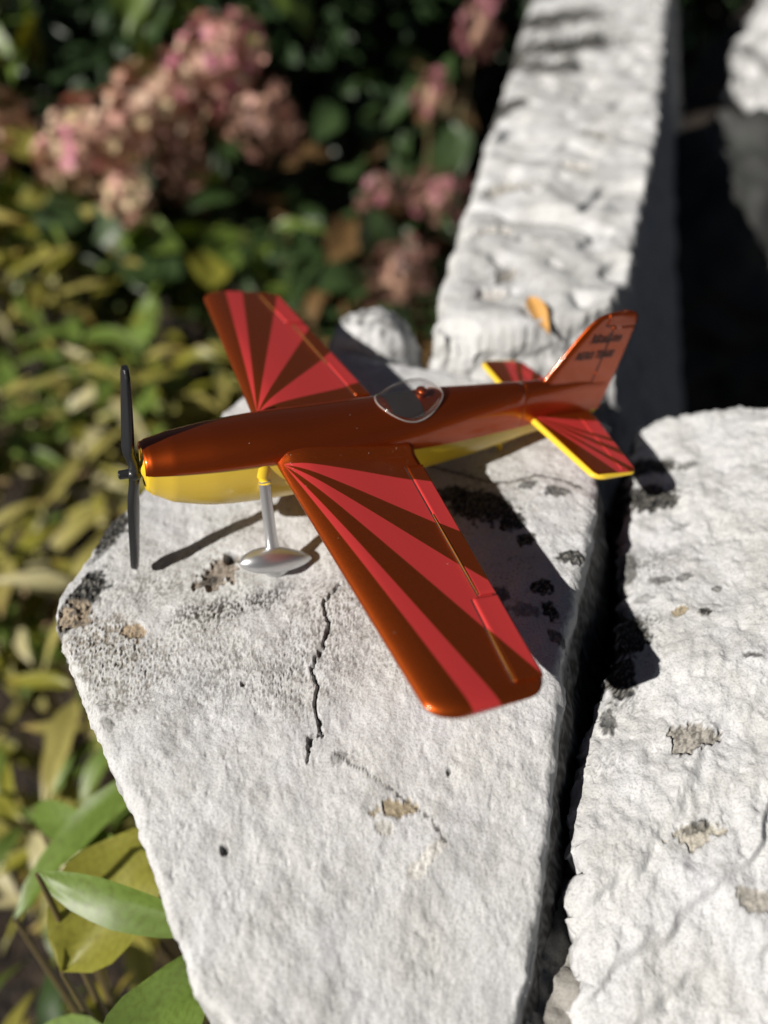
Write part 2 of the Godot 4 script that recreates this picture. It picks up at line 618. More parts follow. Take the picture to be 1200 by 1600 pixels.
func stone_near() -> void:
	var L := [[-6.33, 0.24], [-6.37, 0.8], [-6.09, 2.43], [-5.84, 4.45], [-5.32, 7.0], [-5.19, 8.19], [-5.07, 9.85], [-4.91, 11.17], [-4.59, 11.75], [-4.23, 12.78], [-4.0, 14.2]]
	var T := [[-6.33, 0.24], [-5.47, -1.13], [-4.38, -2.61], [-3.76, -3.26], [-2.84, -4.02], [-0.04, -6.41], [1.77, -7.73], [3.99, -8.41], [6.09, -8.6], [7.3, -7.3], [8.6, -6.0], [10.14, -4.22], [11.6, -2.0], [11.9, 0.6]]
	var R := [[11.9, 0.6], [10.59, 2.88], [9.45, 4.34], [8.57, 5.32], [7.62, 6.33], [6.35, 7.72], [5.41, 9.0], [4.88, 9.65], [3.61, 11.31], [2.77, 12.39], [2.05, 13.29], [1.32, 14.04], [0.4, 15.2]]
	var B := [[-4.0, 14.2], [-2.5, 15.0], [0.4, 15.2]]
	var black := Color(0.05, 0.047, 0.043)
	var crack := PackedVector2Array([Vector2(1.57, 3.1), Vector2(0.9, 3.56), Vector2(0.83, 4.29), Vector2(0.41, 4.91), Vector2(-0.11, 5.43), Vector2(-0.14, 6.02), Vector2(-0.37, 6.4), Vector2(-0.48, 7.17), Vector2(-0.8, 7.21), Vector2(-1.06, 7.69)])
	var vein := PackedVector2Array([Vector2(6.02, -0.67), Vector2(6.63, 0.04), Vector2(7.24, 0.71), Vector2(7.68, 1.2), Vector2(8.24, 1.48), Vector2(9.13, 1.6), Vector2(9.73, 2.19), Vector2(10.09, 2.73)])
	var hair := PackedVector2Array([Vector2(-0.4, 7.75), Vector2(0.2, 8.5), Vector2(0.6, 9.1), Vector2(1.15, 9.9), Vector2(1.3, 10.6)])
	var marks := [
		[0, 6.75, 2.0, 1.45, 0.55, 0.9, 1.0], [0, 6.2, 1.2, 0.7, 0.7, 0.9, 0.9], [0, 7.3, 3.1, 0.5, 0.8, 0.0, 1.0], [0, 7.31, 3.95, 0.34, 0.9, 0.0, 1.0], [0, 8.16, 5.13, 0.45, 0.7, 0.5, 0.95], [0, 6.72, 5.73, 0.4, 0.8, 0.3, 1.0], [0, 6.57, 6.48, 0.42, 0.6, 1.2, 1.0],
		[0, 6.35, 7.24, 0.34, 0.5, 1.2, 0.8], [0, 9.2, 2.55, 0.5, 0.6, 0.2, 0.85], [0, 8.6, 1.9, 0.4, 0.6, 0.2, 0.8], [0, 5.5, 5.4, 0.5, 0.6, 0.6, 0.8], [0, 6.0, 6.2, 0.6, 0.4, 0.6, 0.6],
		[0, -5.3, 0.0, 1.1, 0.5, -0.9, 1.0], [0, -6.0, 0.8, 0.6, 0.6, -0.9, 0.85], [0, -4.6, -1.7, 0.7, 0.4, -0.8, 0.7], [3, -5.3, 1.6, 1.3, 0.7, 0.0, 1.0, Color(0.22, 0.17, 0.11)], [0, -4.3, -2.4, 1.2, 0.55, -0.8, 1.0], [1, -5.75, 0.75, 0.62, 0.8, 0.9, 0.10, Color(0.36, 0.29, 0.21), 0.9],
		[1, -4.25, 2.1, 0.36, 0.8, 0.0, 0.05, Color(0.45, 0.35, 0.24), 0.5], [3, -4.9, 2.1, 1.7, 0.8, 0.0, 0.8, Color(0.24, 0.21, 0.17)], [3, -5.2, 2.6, 1.2, 1.4, 0.0, 0.6, Color(0.27, 0.25, 0.21)],
		[1, -1.45, 0.95, 0.78, 0.62, -0.5, 0.11, Color(0.36, 0.31, 0.26), 0.75], [2, -1.05, 0.5, 0.22], [0, -1.9, 1.15, 0.35, 0.6, -0.4, 0.8],
		[3, -1.7, 2.4, 1.9, 0.42, 0.0, 1.0, black], [3, -2.6, 2.2, 1.0, 0.5, 0.0, 1.0, black], [3, -0.9, 2.55, 0.9, 0.5, 0.0, 1.0, black], [3, -3.4, 0.6, 1.6, 0.6, 0.0, 0.8, Color(0.2, 0.19, 0.17)], [3, 0.6, 3.6, 1.6, 1.0, 0.0, 0.8, Color(0.16, 0.155, 0.15)], [3, -4.4, 3.6, 1.5, 1.0, 0.0, 0.8, Color(0.2, 0.18, 0.15)], [3, -0.4, 2.6, 1.2, 0.5, 0.0, 0.9, black], [3, -2.2, 4.6, 2.2, 0.9, 0.0, 0.55, Color(0.13, 0.13, 0.13)], [3, 0.5, 5.2, 1.8, 1.0, 0.0, 0.5, Color(0.15, 0.145, 0.14)],
		[3, -0.7, 5.8, 1.4, 1.2, 0.0, 0.6, Color(0.12, 0.12, 0.11)], [3, 1.6, 4.0, 1.3, 0.8, 0.0, 0.6, Color(0.2, 0.18, 0.16)], [3, -3.2, 3.0, 2.0, 0.6, 0.0, 0.4, Color(0.25, 0.23, 0.2)],
		[1, 0.52, 9.5, 0.52, 0.42, 0.35, 0.05, TAN, 0.25], [1, 0.1, 9.75, 0.25, 0.6, 0.2, 0.025, Color(0.5, 0.49, 0.46), 0.1], [1, 0.65, 10.7, 0.45, 0.5, -0.3, 0.02, Color(0.58, 0.57, 0.54), 0.05],
		[2, -3.5, 8.8, 0.11], [2, 2.05, 9.2, 0.075], [2, -1.9, 5.08, 0.085], [0, -0.35, 7.9, 0.32, 0.5, 0.2, 0.55], [0, -5.4, 4.7, 0.3, 0.5, 1.0, 0.5],
		[5, 0.2, 5.4, 2.6, crack, 0.055, 0.16], [5, 8.0, 1.0, 2.8, vein, 0.085, 0.03], [5, 0.4, 9.2, 2.0, hair, 0.03, 0.03],
	]
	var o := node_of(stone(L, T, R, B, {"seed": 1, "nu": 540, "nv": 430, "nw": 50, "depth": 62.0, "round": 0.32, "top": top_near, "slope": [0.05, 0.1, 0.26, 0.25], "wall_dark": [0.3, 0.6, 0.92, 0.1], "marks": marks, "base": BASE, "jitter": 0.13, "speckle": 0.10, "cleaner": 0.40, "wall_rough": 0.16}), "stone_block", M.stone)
	tag(o, "weathered white stone block with a crack, carrying the toy airplane", "stone", "white stone blocks")


func top_beside(x: float, z: float) -> float:
	var dd := 0.776 * (x - 14.3) + 0.63 * (z - 0.1)
	var y := -2.05 + 0.30 * minf(dd, 4.6) + 0.05 * maxf(0.0, minf(dd, 8.0) - 4.6) - 0.028 * pow(maxf(0.0, z - 8.0), 2.0)
	# weathered bedding steps towards the viewer
	var s := 0.30 * x + 0.95 * z + 0.9 * n_mid.get_noise_2d(x * 0.22, z * 0.22)
	y -= 0.20 * smooth01(13.0, 13.3, s) + 0.22 * smooth01(14.6, 14.85, s) + 0.2 * smooth01(15.9, 16.15, s)
	y += 0.16 * n_mid.get_noise_2d(x * 0.25 + 4.0, z * 0.25)
	return y


func stone_beside() -> void:
	var L := [[15.26, -0.9], [13.75, 0.76], [12.22, 2.61], [9.81, 5.63], [9.4, 6.5], [8.11, 7.69], [7.18, 8.42], [5.78, 9.53], [5.04, 10.32], [4.19, 11.72], [3.31, 12.95], [2.89, 14.01], [2.4, 14.64], [1.3, 16.2]]
	var T := [[15.26, -0.9], [16.39, -0.7], [17.77, 0.3], [18.9, 1.2], [20.5, 3.0]]
	var R := [[20.5, 3.0], [18.0, 6.8], [14.0, 11.5], [10.0, 16.0], [7.0, 19.0]]
	var B := [[1.3, 16.2], [3.5, 17.6], [7.0, 19.0]]
	var marks := [
		[1, 8.42, 10.68, 0.62, 0.62, 0.2, 0.10, GREY, 0.8], [1, 7.0, 12.6, 0.56, 0.5, 0.1, 0.07, Color(0.5, 0.47, 0.40), 0.3], [0, 7.1, 12.45, 0.46, 0.3, 0.2, 0.8], [1, 7.37, 14.28, 0.4, 0.6, 0.5, 0.05, GREY, 0.3],
		[0, 11.55, 6.3, 0.26, 0.7, 0.3, 0.7], [0, 11.06, 7.75, 0.24, 0.7, 0.4, 0.95], [1, 10.6, 7.35, 0.26, 0.7, 0.0, 0.03, TAN, 0.6], [0, 15.1, 2.2, 0.40, 0.5, 0.4, 0.7], [0, 9.0, 7.3, 0.9, 0.6, 2.25, 1.0], [0, 8.0, 8.2, 0.9, 0.5, 2.25, 1.0], [0, 10.6, 5.0, 0.8, 0.35, 2.2, 0.8], [0, 6.9, 9.2, 0.5, 0.5, 2.2, 0.8], [0, 11.0, 6.0, 0.35, 0.6, 0.6, 0.7],
		[0, 12.9, 4.49, 0.3, 0.6, 0.3, 0.4], [0, 12.9, 2.6, 1.3, 0.6, 0.9, 1.0], [0, 14.1, 1.2, 1.1, 0.5, 0.9, 1.0], [0, 11.06, 9.65, 0.3, 0.3, 0.9, 0.8], [0, 12.0, 7.2, 0.15, 0.8, 0.0, 0.8], [0, 10.2, 6.3, 0.35, 0.5, 0.6, 0.5],
		[3, 11.3, 5.2, 1.4, 0.7, 0.0, 0.8, Color(0.08, 0.078, 0.075)], [3, 9.6, 7.0, 0.9, 1.0, 0.0, 0.8, Color(0.08, 0.078, 0.07)], [3, 7.6, 8.9, 0.8, 0.8, 0.0, 0.6, Color(0.1, 0.1, 0.1)], [3, 6.1, 10.2, 0.8, 0.6, 0.0, 0.5, Color(0.12, 0.12, 0.11)],
	]
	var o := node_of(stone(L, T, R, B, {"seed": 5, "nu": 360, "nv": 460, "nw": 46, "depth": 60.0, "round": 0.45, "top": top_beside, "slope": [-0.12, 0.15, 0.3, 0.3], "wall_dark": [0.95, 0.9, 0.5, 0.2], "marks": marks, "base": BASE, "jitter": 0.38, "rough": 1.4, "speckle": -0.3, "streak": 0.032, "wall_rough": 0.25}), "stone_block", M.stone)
	tag(o, "rough white layered stone block across the dark gap from the airplane's block", "stone", "white stone blocks")

	# rubble and mortar at the bottom of the gap
	var P := PackedVector3Array()
	var C := PackedColorArray()
	var A := [Vector2(1.55, 15.1), Vector2(3.2, 13.2), Vector2(5.9, 10.1), Vector2(9.4, 6.0), Vector2(13.6, 0.6)]
	for i in 90:
		var f := i / 89.0 * (A.size() - 1)
		var a: Vector2 = A[mini(int(f), A.size() - 2)].lerp(A[mini(int(f) + 1, A.size() - 1)], f - mini(int(f), A.size() - 2))
		for k in 24:
			var w: float = (k / 23.0 - 0.5) * 2.5
			var x := a.x + w * 0.78
			var z := a.y + w * 0.62
			var y := -3.2 - 0.05 * maxf(0.0, 15.0 - z) * (15.0 - z) * 0.5 + 0.35 * n_mid.get_noise_2d(x * 0.8, z * 0.8) + 0.1 * n_fine.get_noise_2d(x * 3.0, z * 3.0)
			P.append(Vector3(x, y - 0.7, z) * K)
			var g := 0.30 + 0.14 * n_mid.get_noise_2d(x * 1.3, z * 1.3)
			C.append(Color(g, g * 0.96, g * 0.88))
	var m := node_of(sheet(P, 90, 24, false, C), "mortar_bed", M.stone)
	tag(m, "crumbling grey mortar at the bottom of the gap between the two blocks", "mortar")


func top_edging(x: float, z: float) -> float:
	var y := 0.8
	y += 0.32 * n_big.get_noise_2d(x * 0.20, z * 0.20) + 0.13 * n_big.get_noise_2d(x * 0.5 + 7.0, z * 0.5) + 0.03 * n_fine.get_noise_2d(x * 0.9, z * 0.9)
	y -= 0.40 * smooth01(0.35, 0.55, n_big.get_noise_2d(x * 0.32 + 3.0, z * 0.32))
	return y


func stone_edging() -> void:
	var L := [[9.6, -7.2], [12.9, -12.5], [16.7, -17.8], [21.7, -24.8], [30.1, -36.7], [43.3, -55.6], [67.7, -89.5]]
	var T := [[67.7, -89.5], [72.0, -84.0], [76.6, -77.1]]
	var R := [[76.6, -77.1], [52.2, -46.9], [31.0, -20.8], [20.2, -8.4], [17.7, -6.0], [16.5, -5.2]]
	var B := [[9.6, -7.2], [10.4, -6.3], [12.0, -5.4], [13.6, -5.1], [15.1, -5.0], [16.5, -5.2]]
	L.reverse()
	var marks := [
		[0, 36.5, -40.5, 6.0, 0.5, 0.2, 1.0], [0, 30.5, -39.5, 4.4, 0.6, -0.6, 1.0], [0, 33.0, -35.5, 3.2, 0.6, 0.9, 0.9], [0, 41.0, -48.0, 5.5, 0.5, 0.1, 0.95], [0, 38.0, -52.0, 4.5, 0.5, 0.6, 0.9], [0, 25.3, -30.2, 2.6, 0.6, 0.3, 0.95], [0, 43.0, -44.0, 1.5, 0.6, 0.0, 0.7], [0, 45.4, -57.0, 2.4, 0.6, 0.0, 0.9],  # large black blotches crowded towards the far end
		[1, 19.5, -18.0, 1.3, 0.7, 0.4, 0.3, GREY, 0.5], [1, 27.5, -21.5, 1.5, 0.35, 1.0, 0.25, GREY, 0.5], [1, 23.7, -18.4, 0.9, 0.6, 0.3, 0.25, Color(0.6, 0.58, 0.54), 0.3], [1, 14.5, -10.0, 0.6, 0.7, 0.0, 0.2, GREY, 0.8],
		[1, 16.0, -13.4, 0.9, 0.6, 0.2, 0.3, Color(0.55, 0.53, 0.5), 0.5], [1, 13.2, -8.8, 0.7, 0.6, 0.5, 0.2, Color(0.6, 0.58, 0.55), 0.3], [3, 14.0, -9.5, 3.0, 1.0, 0.0, 0.7, Color(0.2, 0.19, 0.18)], [3, 17.0, -14.0, 3.5, 1.0, 0.0, 0.5, Color(0.25, 0.24, 0.22)], [3, 30.0, -32.0, 5.0, 1.0, 0.0, 0.5, Color(0.25, 0.24, 0.22)],
	]
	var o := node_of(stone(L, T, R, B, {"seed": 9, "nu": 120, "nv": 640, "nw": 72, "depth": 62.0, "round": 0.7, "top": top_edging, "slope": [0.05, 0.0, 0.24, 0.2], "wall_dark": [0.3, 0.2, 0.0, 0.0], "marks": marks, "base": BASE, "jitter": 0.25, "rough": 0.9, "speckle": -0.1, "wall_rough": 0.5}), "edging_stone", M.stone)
	tag(o, "long white edging stone running back from behind the airplane's tail", "stone")


func rock(called: String, at: Vector3, radius: Vector3, rough: float, sd: int, tint: Color, label: String) -> void:
	var mesh := blob(radius * K, rough, 1.3, sd, 60, 90)
	var a := mesh.surface_get_arrays(0)
	var C := PackedColorArray()
	for p in a[Mesh.ARRAY_VERTEX]:
		var w: Vector3 = p / K
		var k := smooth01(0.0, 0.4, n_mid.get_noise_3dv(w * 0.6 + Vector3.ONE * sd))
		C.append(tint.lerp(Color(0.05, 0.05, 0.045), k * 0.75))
	a[Mesh.ARRAY_COLOR] = C
	var m := ArrayMesh.new()
	m.add_surface_from_arrays(Mesh.PRIMITIVE_TRIANGLES, a)
	var o := node_of(m, called, M.stone)
	o.position = at * K
	tag(o, label, "rock", "loose boulders beside the edging stone")


func small_stones() -> void:
	rock("boulder", Vector3(7.7, -1.7, -9.4), Vector3(2.1, 2.6, 1.9), 0.11, 3, BASE, "small round white stone behind the canopy, between wing and edging stone")
	rock("boulder", Vector3(56.0, -24.0, -38.0), Vector3(16.0, 15.0, 16.0), 0.24, 5, Color(0.05, 0.051, 0.05), "hollowed boulder by the edging stone, its colour darkened for shade")  # tint darkened to paint in the shade beside the edging stone
	rock("boulder", Vector3(84.0, -10.0, -53.0), Vector3(13.0, 11.0, 10.0), 0.3, 8, BASE, "sunlit white boulder behind the dark hollowed one")


# ------------------------------------------------------------------ the toy airplane
func tp(p: Vector3) -> Vector3:   # toy units -> metres from the foot of its wheels
	return (p - TOY_ORIGIN) * U


func toy() -> void:
	var t := thing("toy_airplane", Vector3.ZERO, "copper and yellow toy racing airplane with red sunburst stripes", "toy airplane")
	t.rotation.z = deg_to_rad(-13.95)
	fuselage(t)
	wings(t)
	tail(t)
	gear(t)
	propeller(t)
	dust(t)


const FUS := [   # x, top, seam, bottom, half width
	[0.02, 0.66, 0.27, -0.36, 0.50], [0.12, 0.71, 0.28, -0.50, 0.55], [0.6, 0.82, 0.32, -0.78, 0.66], [1.5, 0.95, 0.38, -0.98, 0.78], [2.7, 1.05, 0.46, -1.0, 0.86], [4.0, 1.11, 0.48, -0.92, 0.88], [5.2, 1.20, 0.44, -0.84, 0.86],
	[6.2, 1.32, 0.38, -0.74, 0.80], [7.0, 1.42, 0.36, -0.66, 0.72], [8.2, 1.45, 0.35, -0.50, 0.55], [9.2, 1.47, 0.36, -0.30, 0.41], [9.9, 1.48, 0.38, -0.12, 0.31], [11.2, 1.45, 0.42, 0.12, 0.19], [12.25, 1.3, 0.5, 0.36, 0.07]]


func fus(x: float, which: int) -> float:
	var n := FUS.size()
	if x <= FUS[0][0]:
		return FUS[0][which]
	for i in range(1, n):
		if x <= FUS[i][0]:
			var f: float = (x - FUS[i - 1][0]) / (FUS[i][0] - FUS[i - 1][0])
			return cubic_interpolate(FUS[i - 1][which], FUS[i][which], FUS[maxi(i - 2, 0)][which], FUS[mini(i + 1, n - 1)][which], f)
	return FUS[n - 1][which]


func fus_point(x: float, ang: float, grow := 0.0) -> Vector3:   # ang 0 port seam, 90 top, 180 starboard seam, 270 keel
	var c := cos(ang)
	var s := sin(ang)
	var z := (fus(x, 4) + grow) * signf(c) * pow(absf(c), 0.82)
	var y := fus(x, 2)
	if s > 0.0:
		y += (fus(x, 1) + grow - y) * pow(s, 0.95)
	else:
		y += (y - fus(x, 3) + grow) * -pow(-s, 0.9)
	return Vector3(x, y, z)


func fus_shell(x0: float, x1: float, a0: float, a1: float, rows: int, grow := 0.0, fine_start := false) -> ArrayMesh:
	var P := PackedVector3Array()
	var cols := 44
	for r in rows + 2:
		var f := clampf((r - 1.0) / (rows - 1.0), 0.0, 1.0)
		if fine_start:
			f = f * f * 0.6 + f * 0.4
		var x := lerpf(x0, x1, f)
		for c in cols:
			var p := fus_point(x, lerpf(a0, a1, c / (cols - 1.0)), grow)
			if r == 0 or r == rows + 1:   # turned-in rim
				p = p.lerp(Vector3(x + (0.03 if r == 0 else -0.03), fus(x, 2), 0.0), 0.12)
			P.append(tp(p))
	return sheet(P, rows + 2, cols, false, null, null, true)


func fuselage(t: Node3D) -> void:
	node_of(fus_shell(0.0, 9.46, 0.0, PI, 70, 0.012, true), "upper_fuselage", M.copper, t)
	node_of(fus_shell(9.44, 12.25, 0.0, PI, 24, 0.008), "tail_cone", M.copper, t)
	node_of(fus_shell(0.02, 12.2, PI, TAU, 80, -0.012, true), "belly", M.yellow, t)
	# nose bulkhead
	var rings := []
	for k in 6:
		var r := PackedVector3Array()
		var f: float = [0.97, 0.9, 0.6, 0.35, 0.2, 0.12][k]
		for c in 40:
			var p := fus_point(0.1, TAU * c / 40.0, -0.02)
			p = Vector3(0, lerpf(0.1, p.y, f), p.z * f)
			r.append(tp(p + Vector3([0.14, 0.06, 0.04, 0.0, -0.05, -0.1][k], 0, 0)))
		rings.append(r)
	node_of(tube_rings(rings), "nose_plate", M.yellow, t)
	# canopy: a tear-drop bubble standing on the rounded deck
	var P := PackedVector3Array()
	var rows := 48
	var cols := 41
	for r in rows:
		var f := 0.5 - 0.5 * cos(PI * r / (rows - 1.0))
		for c in cols:
			P.append(tp(canopy(f, 2.0 * c / (cols - 1.0) - 1.0, 1.0)))
	var cp := node_of(sheet(P, rows, cols, false, null, null, true), "canopy", M.clear_outer, t)
	var P2 := PackedVector3Array()
	for r in rows:
		var f := 0.5 - 0.5 * cos(PI * r / (rows - 1.0))
		for c in cols:
			P2.append(tp(canopy(f, (2.0 * c / (cols - 1.0) - 1.0) * 0.93, 0.86)))
	node_of(sheet(P2, rows, cols, false, null, null, true), "canopy_inner_face", M.clear, cp)
	# the clear bead round its foot
	var rim := []
	var radii := []
	for k in 73:
		var a := TAU * k / 72.0
		var p := canopy(0.5 - 0.5 * cos(a), 1.0 if sin(a) > 0.0 else -1.0, 0.0)
		rim.append(tp(p + Vector3(0, 0.012, 0.012 * signf(p.z))))
		radii.append(0.018 * U)
	var bead := std(lin(0.28, 0.25, 0.23), 0.12)
	node_of(tube(rim, radii, 8), "canopy_rim", bead, cp)
	# head rest inside
	var seat := PackedVector3Array()
	for r in 24:
		var f := r / 23.0
		for c in 24:
			var a := TAU * c / 24.0
			var w := 0.16 * sqrt(maxf(0.0, 1.0 - pow(2.0 * f - 1.0, 4.0))) * (1.0 - 0.4 * f + 0.4 * exp(-pow((f - 0.8) / 0.16, 2.0)))
			seat.append(tp(Vector3(6.48 + 0.10 * f + w * 0.8 * cos(a), 1.20 + 0.40 * f, w * sin(a))))
	node_of(sheet(seat, 24, 24, true, null, null, true), "headrest", M.copper, t)
	# dark cockpit floor seen through the canopy
	var Q := PackedVector3Array()
	for r in 30:
		for c in 21:
			var p := canopy(lerpf(0.14, 0.60, r / 29.0), (2.0 * c / 20.0 - 1.0) * 0.86, 0.0)
			Q.append(tp(p + Vector3(0, 0.014, 0.014 * p.z)))
	node_of(sheet(Q, 30, 21, false, null, null, true), "cockpit_floor", M.dark, t)


func dust(t: Node3D) -> void:
	# specks of dust and grit caught on the paint, and two little chips
	var st := SurfaceTool.new()
	st.begin(Mesh.PRIMITIVE_TRIANGLES)
	var rd := RandomNumberGenerator.new()
	rd.seed = 4
	for k in 142:
		var p: Vector3
		var n := Vector3.UP
		if k < 130:
			var x := rd.randf_range(2.9, 5.9)
			var f := rd.randf()
			p = Vector3(x, 0.0, lerpf(0.92, 1.5, f * f) if k < 90 else rd.randf_range(1.0, 7.6))
			p.y = 0.70 - 0.055 * (x - 3.0) + (0.03 if p.z < 1.1 else -0.07)
			p.y = lerpf(p.y, p.y - 0.03, (p.z - 1.0) / 6.6)
		else:
			var ang := rd.randf_range(0.15, 0.6) * PI
			p = fus_point(rd.randf_range(0.4, 9.3), ang, 0.014)
			n = Vector3(0, sin(ang), cos(ang))
		var r := rd.randf_range(0.004, 0.011) * (2.2 if k % 30 == 0 else 1.0)
		var a := n.cross(Vector3.RIGHT).normalized()
		var q := [p + Vector3.RIGHT * r, p + a * r * 0.8, p - Vector3.RIGHT * r * 0.7, p - a * r, p + n * r * 0.9]
		for e in 4:
			for v in [q[e], q[(e + 1) % 4], q[4]]:
				st.add_vertex(tp(v))
	st.generate_normals()
	node_of(st.commit(), "dust", M.dust, t).set_meta("kind", "stuff")


func canopy(f: float, across: float, rise: float) -> Vector3:
	var wide := 0.82 * pow(maxf(0.0, sin(PI * pow(f, 0.95))), 0.62)
	var h := 0.37 * pow(maxf(0.0, sin(PI * pow(f, 1.45))), 0.6) * pow(maxf(0.0, 1.0 - across * across), 0.6) * rise
	var p := fus_point(5.42 + 1.68 * f, PI / 2 - across * wide, 0.012)
	return p + Vector3(-0.06 * h, h, 0.25 * h * across)


# aerofoil: half thickness over the chord
func foil_h(c: float, thick: float, blunt: float) -> float:
	if c < blunt:
		return thick * sqrt(maxf(0.0, 1.0 - pow(1.0 - c / blunt, 2.0)))
	var k := (c - blunt) / (1.0 - blunt)
	return thick * lerpf(1.0, 0.13, smooth01(0.0, 1.0, k) * 0.55 + k * 0.45)


# spec: le, te, mid, thick tables over the span, tip (span of the tip), r (tip rounding), blunt, lower (share of the thickness below the middle)
func foil_y(s: Dictionary, x: float, sp: float, top: bool) -> float:
	var le: float = table(s.le, sp)
	var te: float = table(s.te, sp)
	var end := 1.0
	if sp > s.tip - s.r:
		var k: float = (sp - (s.tip - s.r)) / s.r
		end = sqrt(maxf(0.0, 1.0 - k * k))
		le += s.rle * (1.0 - end)
		te -= s.rte * (1.0 - end)
	var c := clampf((x - le) / maxf(te - le, 0.01), 0.0, 1.0)
	var h := foil_h(c, table(s.thick, sp) * pow(end, 0.55), s.blunt)
	if s.has("root") and sp < s.root:
		h += 0.10 * smooth01(s.root, s.root - 0.12, sp) * smooth01(0.0, 0.08, c)
	return table(s.mid, sp) + (h if top else -h * s.lower)


func foil_edges(s: Dictionary, sp: float) -> Vector2:
	var le: float = table(s.le, sp)
	var te: float = table(s.te, sp)
	if sp > s.tip - s.r:
		var k: float = (sp - (s.tip - s.r)) / s.r
		var end := sqrt(maxf(0.0, 1.0 - k * k))
		le += s.rle * (1.0 - end)
		te -= s.rte * (1.0 - end)
	return Vector2(le, te)


func foil_at(s: Dictionary, x: float, sp: float, y: float, side: float) -> Vector3:
	return tp(Vector3(x, sp, y * side)) if s.get("upright", false) else tp(Vector3(x, y, sp * side))


func foil_mesh(s: Dictionary, side: float, sp0: float) -> ArrayMesh:
	var P := PackedVector3Array()
	var uv := PackedVector2Array()
	var nc := 56
	var ns := 90
	var ring := 2 * nc - 2
	for r in ns + 2:
		var f := clampf((r - 0.0) / (ns - 1.0), 0.0, 1.0)
		f = 1.0 - pow(1.0 - f, 1.7)
		var sp := lerpf(sp0, s.tip - 0.0005, f)
		var e := foil_edges(s, sp)
		for k in ring:
			var top := k < nc
			var q := (k / (nc - 1.0)) if top else (1.0 - (k - nc + 1.0) / (nc - 1.0))
			var c := q * q * 0.75 + q * 0.25
			var x := lerpf(e.x, e.y, c)
			var y := foil_y(s, x, sp, top)
			if r >= ns:
				x = lerpf(e.x, e.y, 0.5)
				y = table(s.mid, sp)
			P.append(foil_at(s, x, sp, y, side))
			uv.append(Vector2((x - s.u0) / (s.u1 - s.u0), (sp - s.v0) / (s.v1 - s.v0)))
	var flip := side > 0.0
	if s.get("upright", false):
		flip = not flip
	return sheet(P, ns + 2, ring, true, null, uv, flip)


# A control surface that sits a hair proud of the wing: hinge is two (span, x) points.
func flap_mesh(s: Dictionary, side: float, hinge: Array, sp0: float, sp1: float, proud: float, both: bool) -> ArrayMesh:
	var rings := []
	var P := PackedVector3Array()
	var uv := PackedVector2Array()
	var rows := 34
	var nx := 14
	var ring := 2 * nx + 2
	for r in rows + 4:
		var f := clampf((r - 2.0) / (rows - 1.0), 0.0, 1.0)
		var sp := lerpf(sp0, sp1, f)
		var e := foil_edges(s, sp)
		var h := table(hinge, sp)
		var shrink := 1.0
		if r == 0 or r == rows + 3:
			shrink = 0.0
		elif r == 1 or r == rows + 2:
			shrink = 0.97
		var mid_x := (h + e.y) * 0.5
		for k in ring:
			var top := k <= nx
			var q := (k / float(nx)) if top else 1.0 - (k - nx - 1.0) / float(nx)
			var x := lerpf(h, e.y + 0.015, q)
			var y := foil_y(s, minf(x, e.y), sp, top)
			var m := table(s.mid, sp)
			if top:
				y += proud
				if q < 0.03:
					y -= proud * 0.5
			else:
				y = y - proud if both else m - 0.01
			x = lerpf(mid_x, x, shrink)
			y = lerpf(m, y, shrink if shrink == 0.0 else 1.0 - (1.0 - shrink) * 0.2)
			P.append(foil_at(s, x, sp, y, side))
			uv.append(Vector2((x - s.u0) / (s.u1 - s.u0), (sp - s.v0) / (s.v1 - s.v0)))
	var flip := side > 0.0
	if s.get("upright", false):
		flip = not flip
	var mesh := sheet(P, rows + 4, ring, true, null, uv, flip)
	# crisp edges: give every face its own normal
	var st := SurfaceTool.new()
	st.create_from(mesh, 0)
	st.deindex()
	st.set_smooth_group(-1)
	st.generate_normals()
	return st.commit()


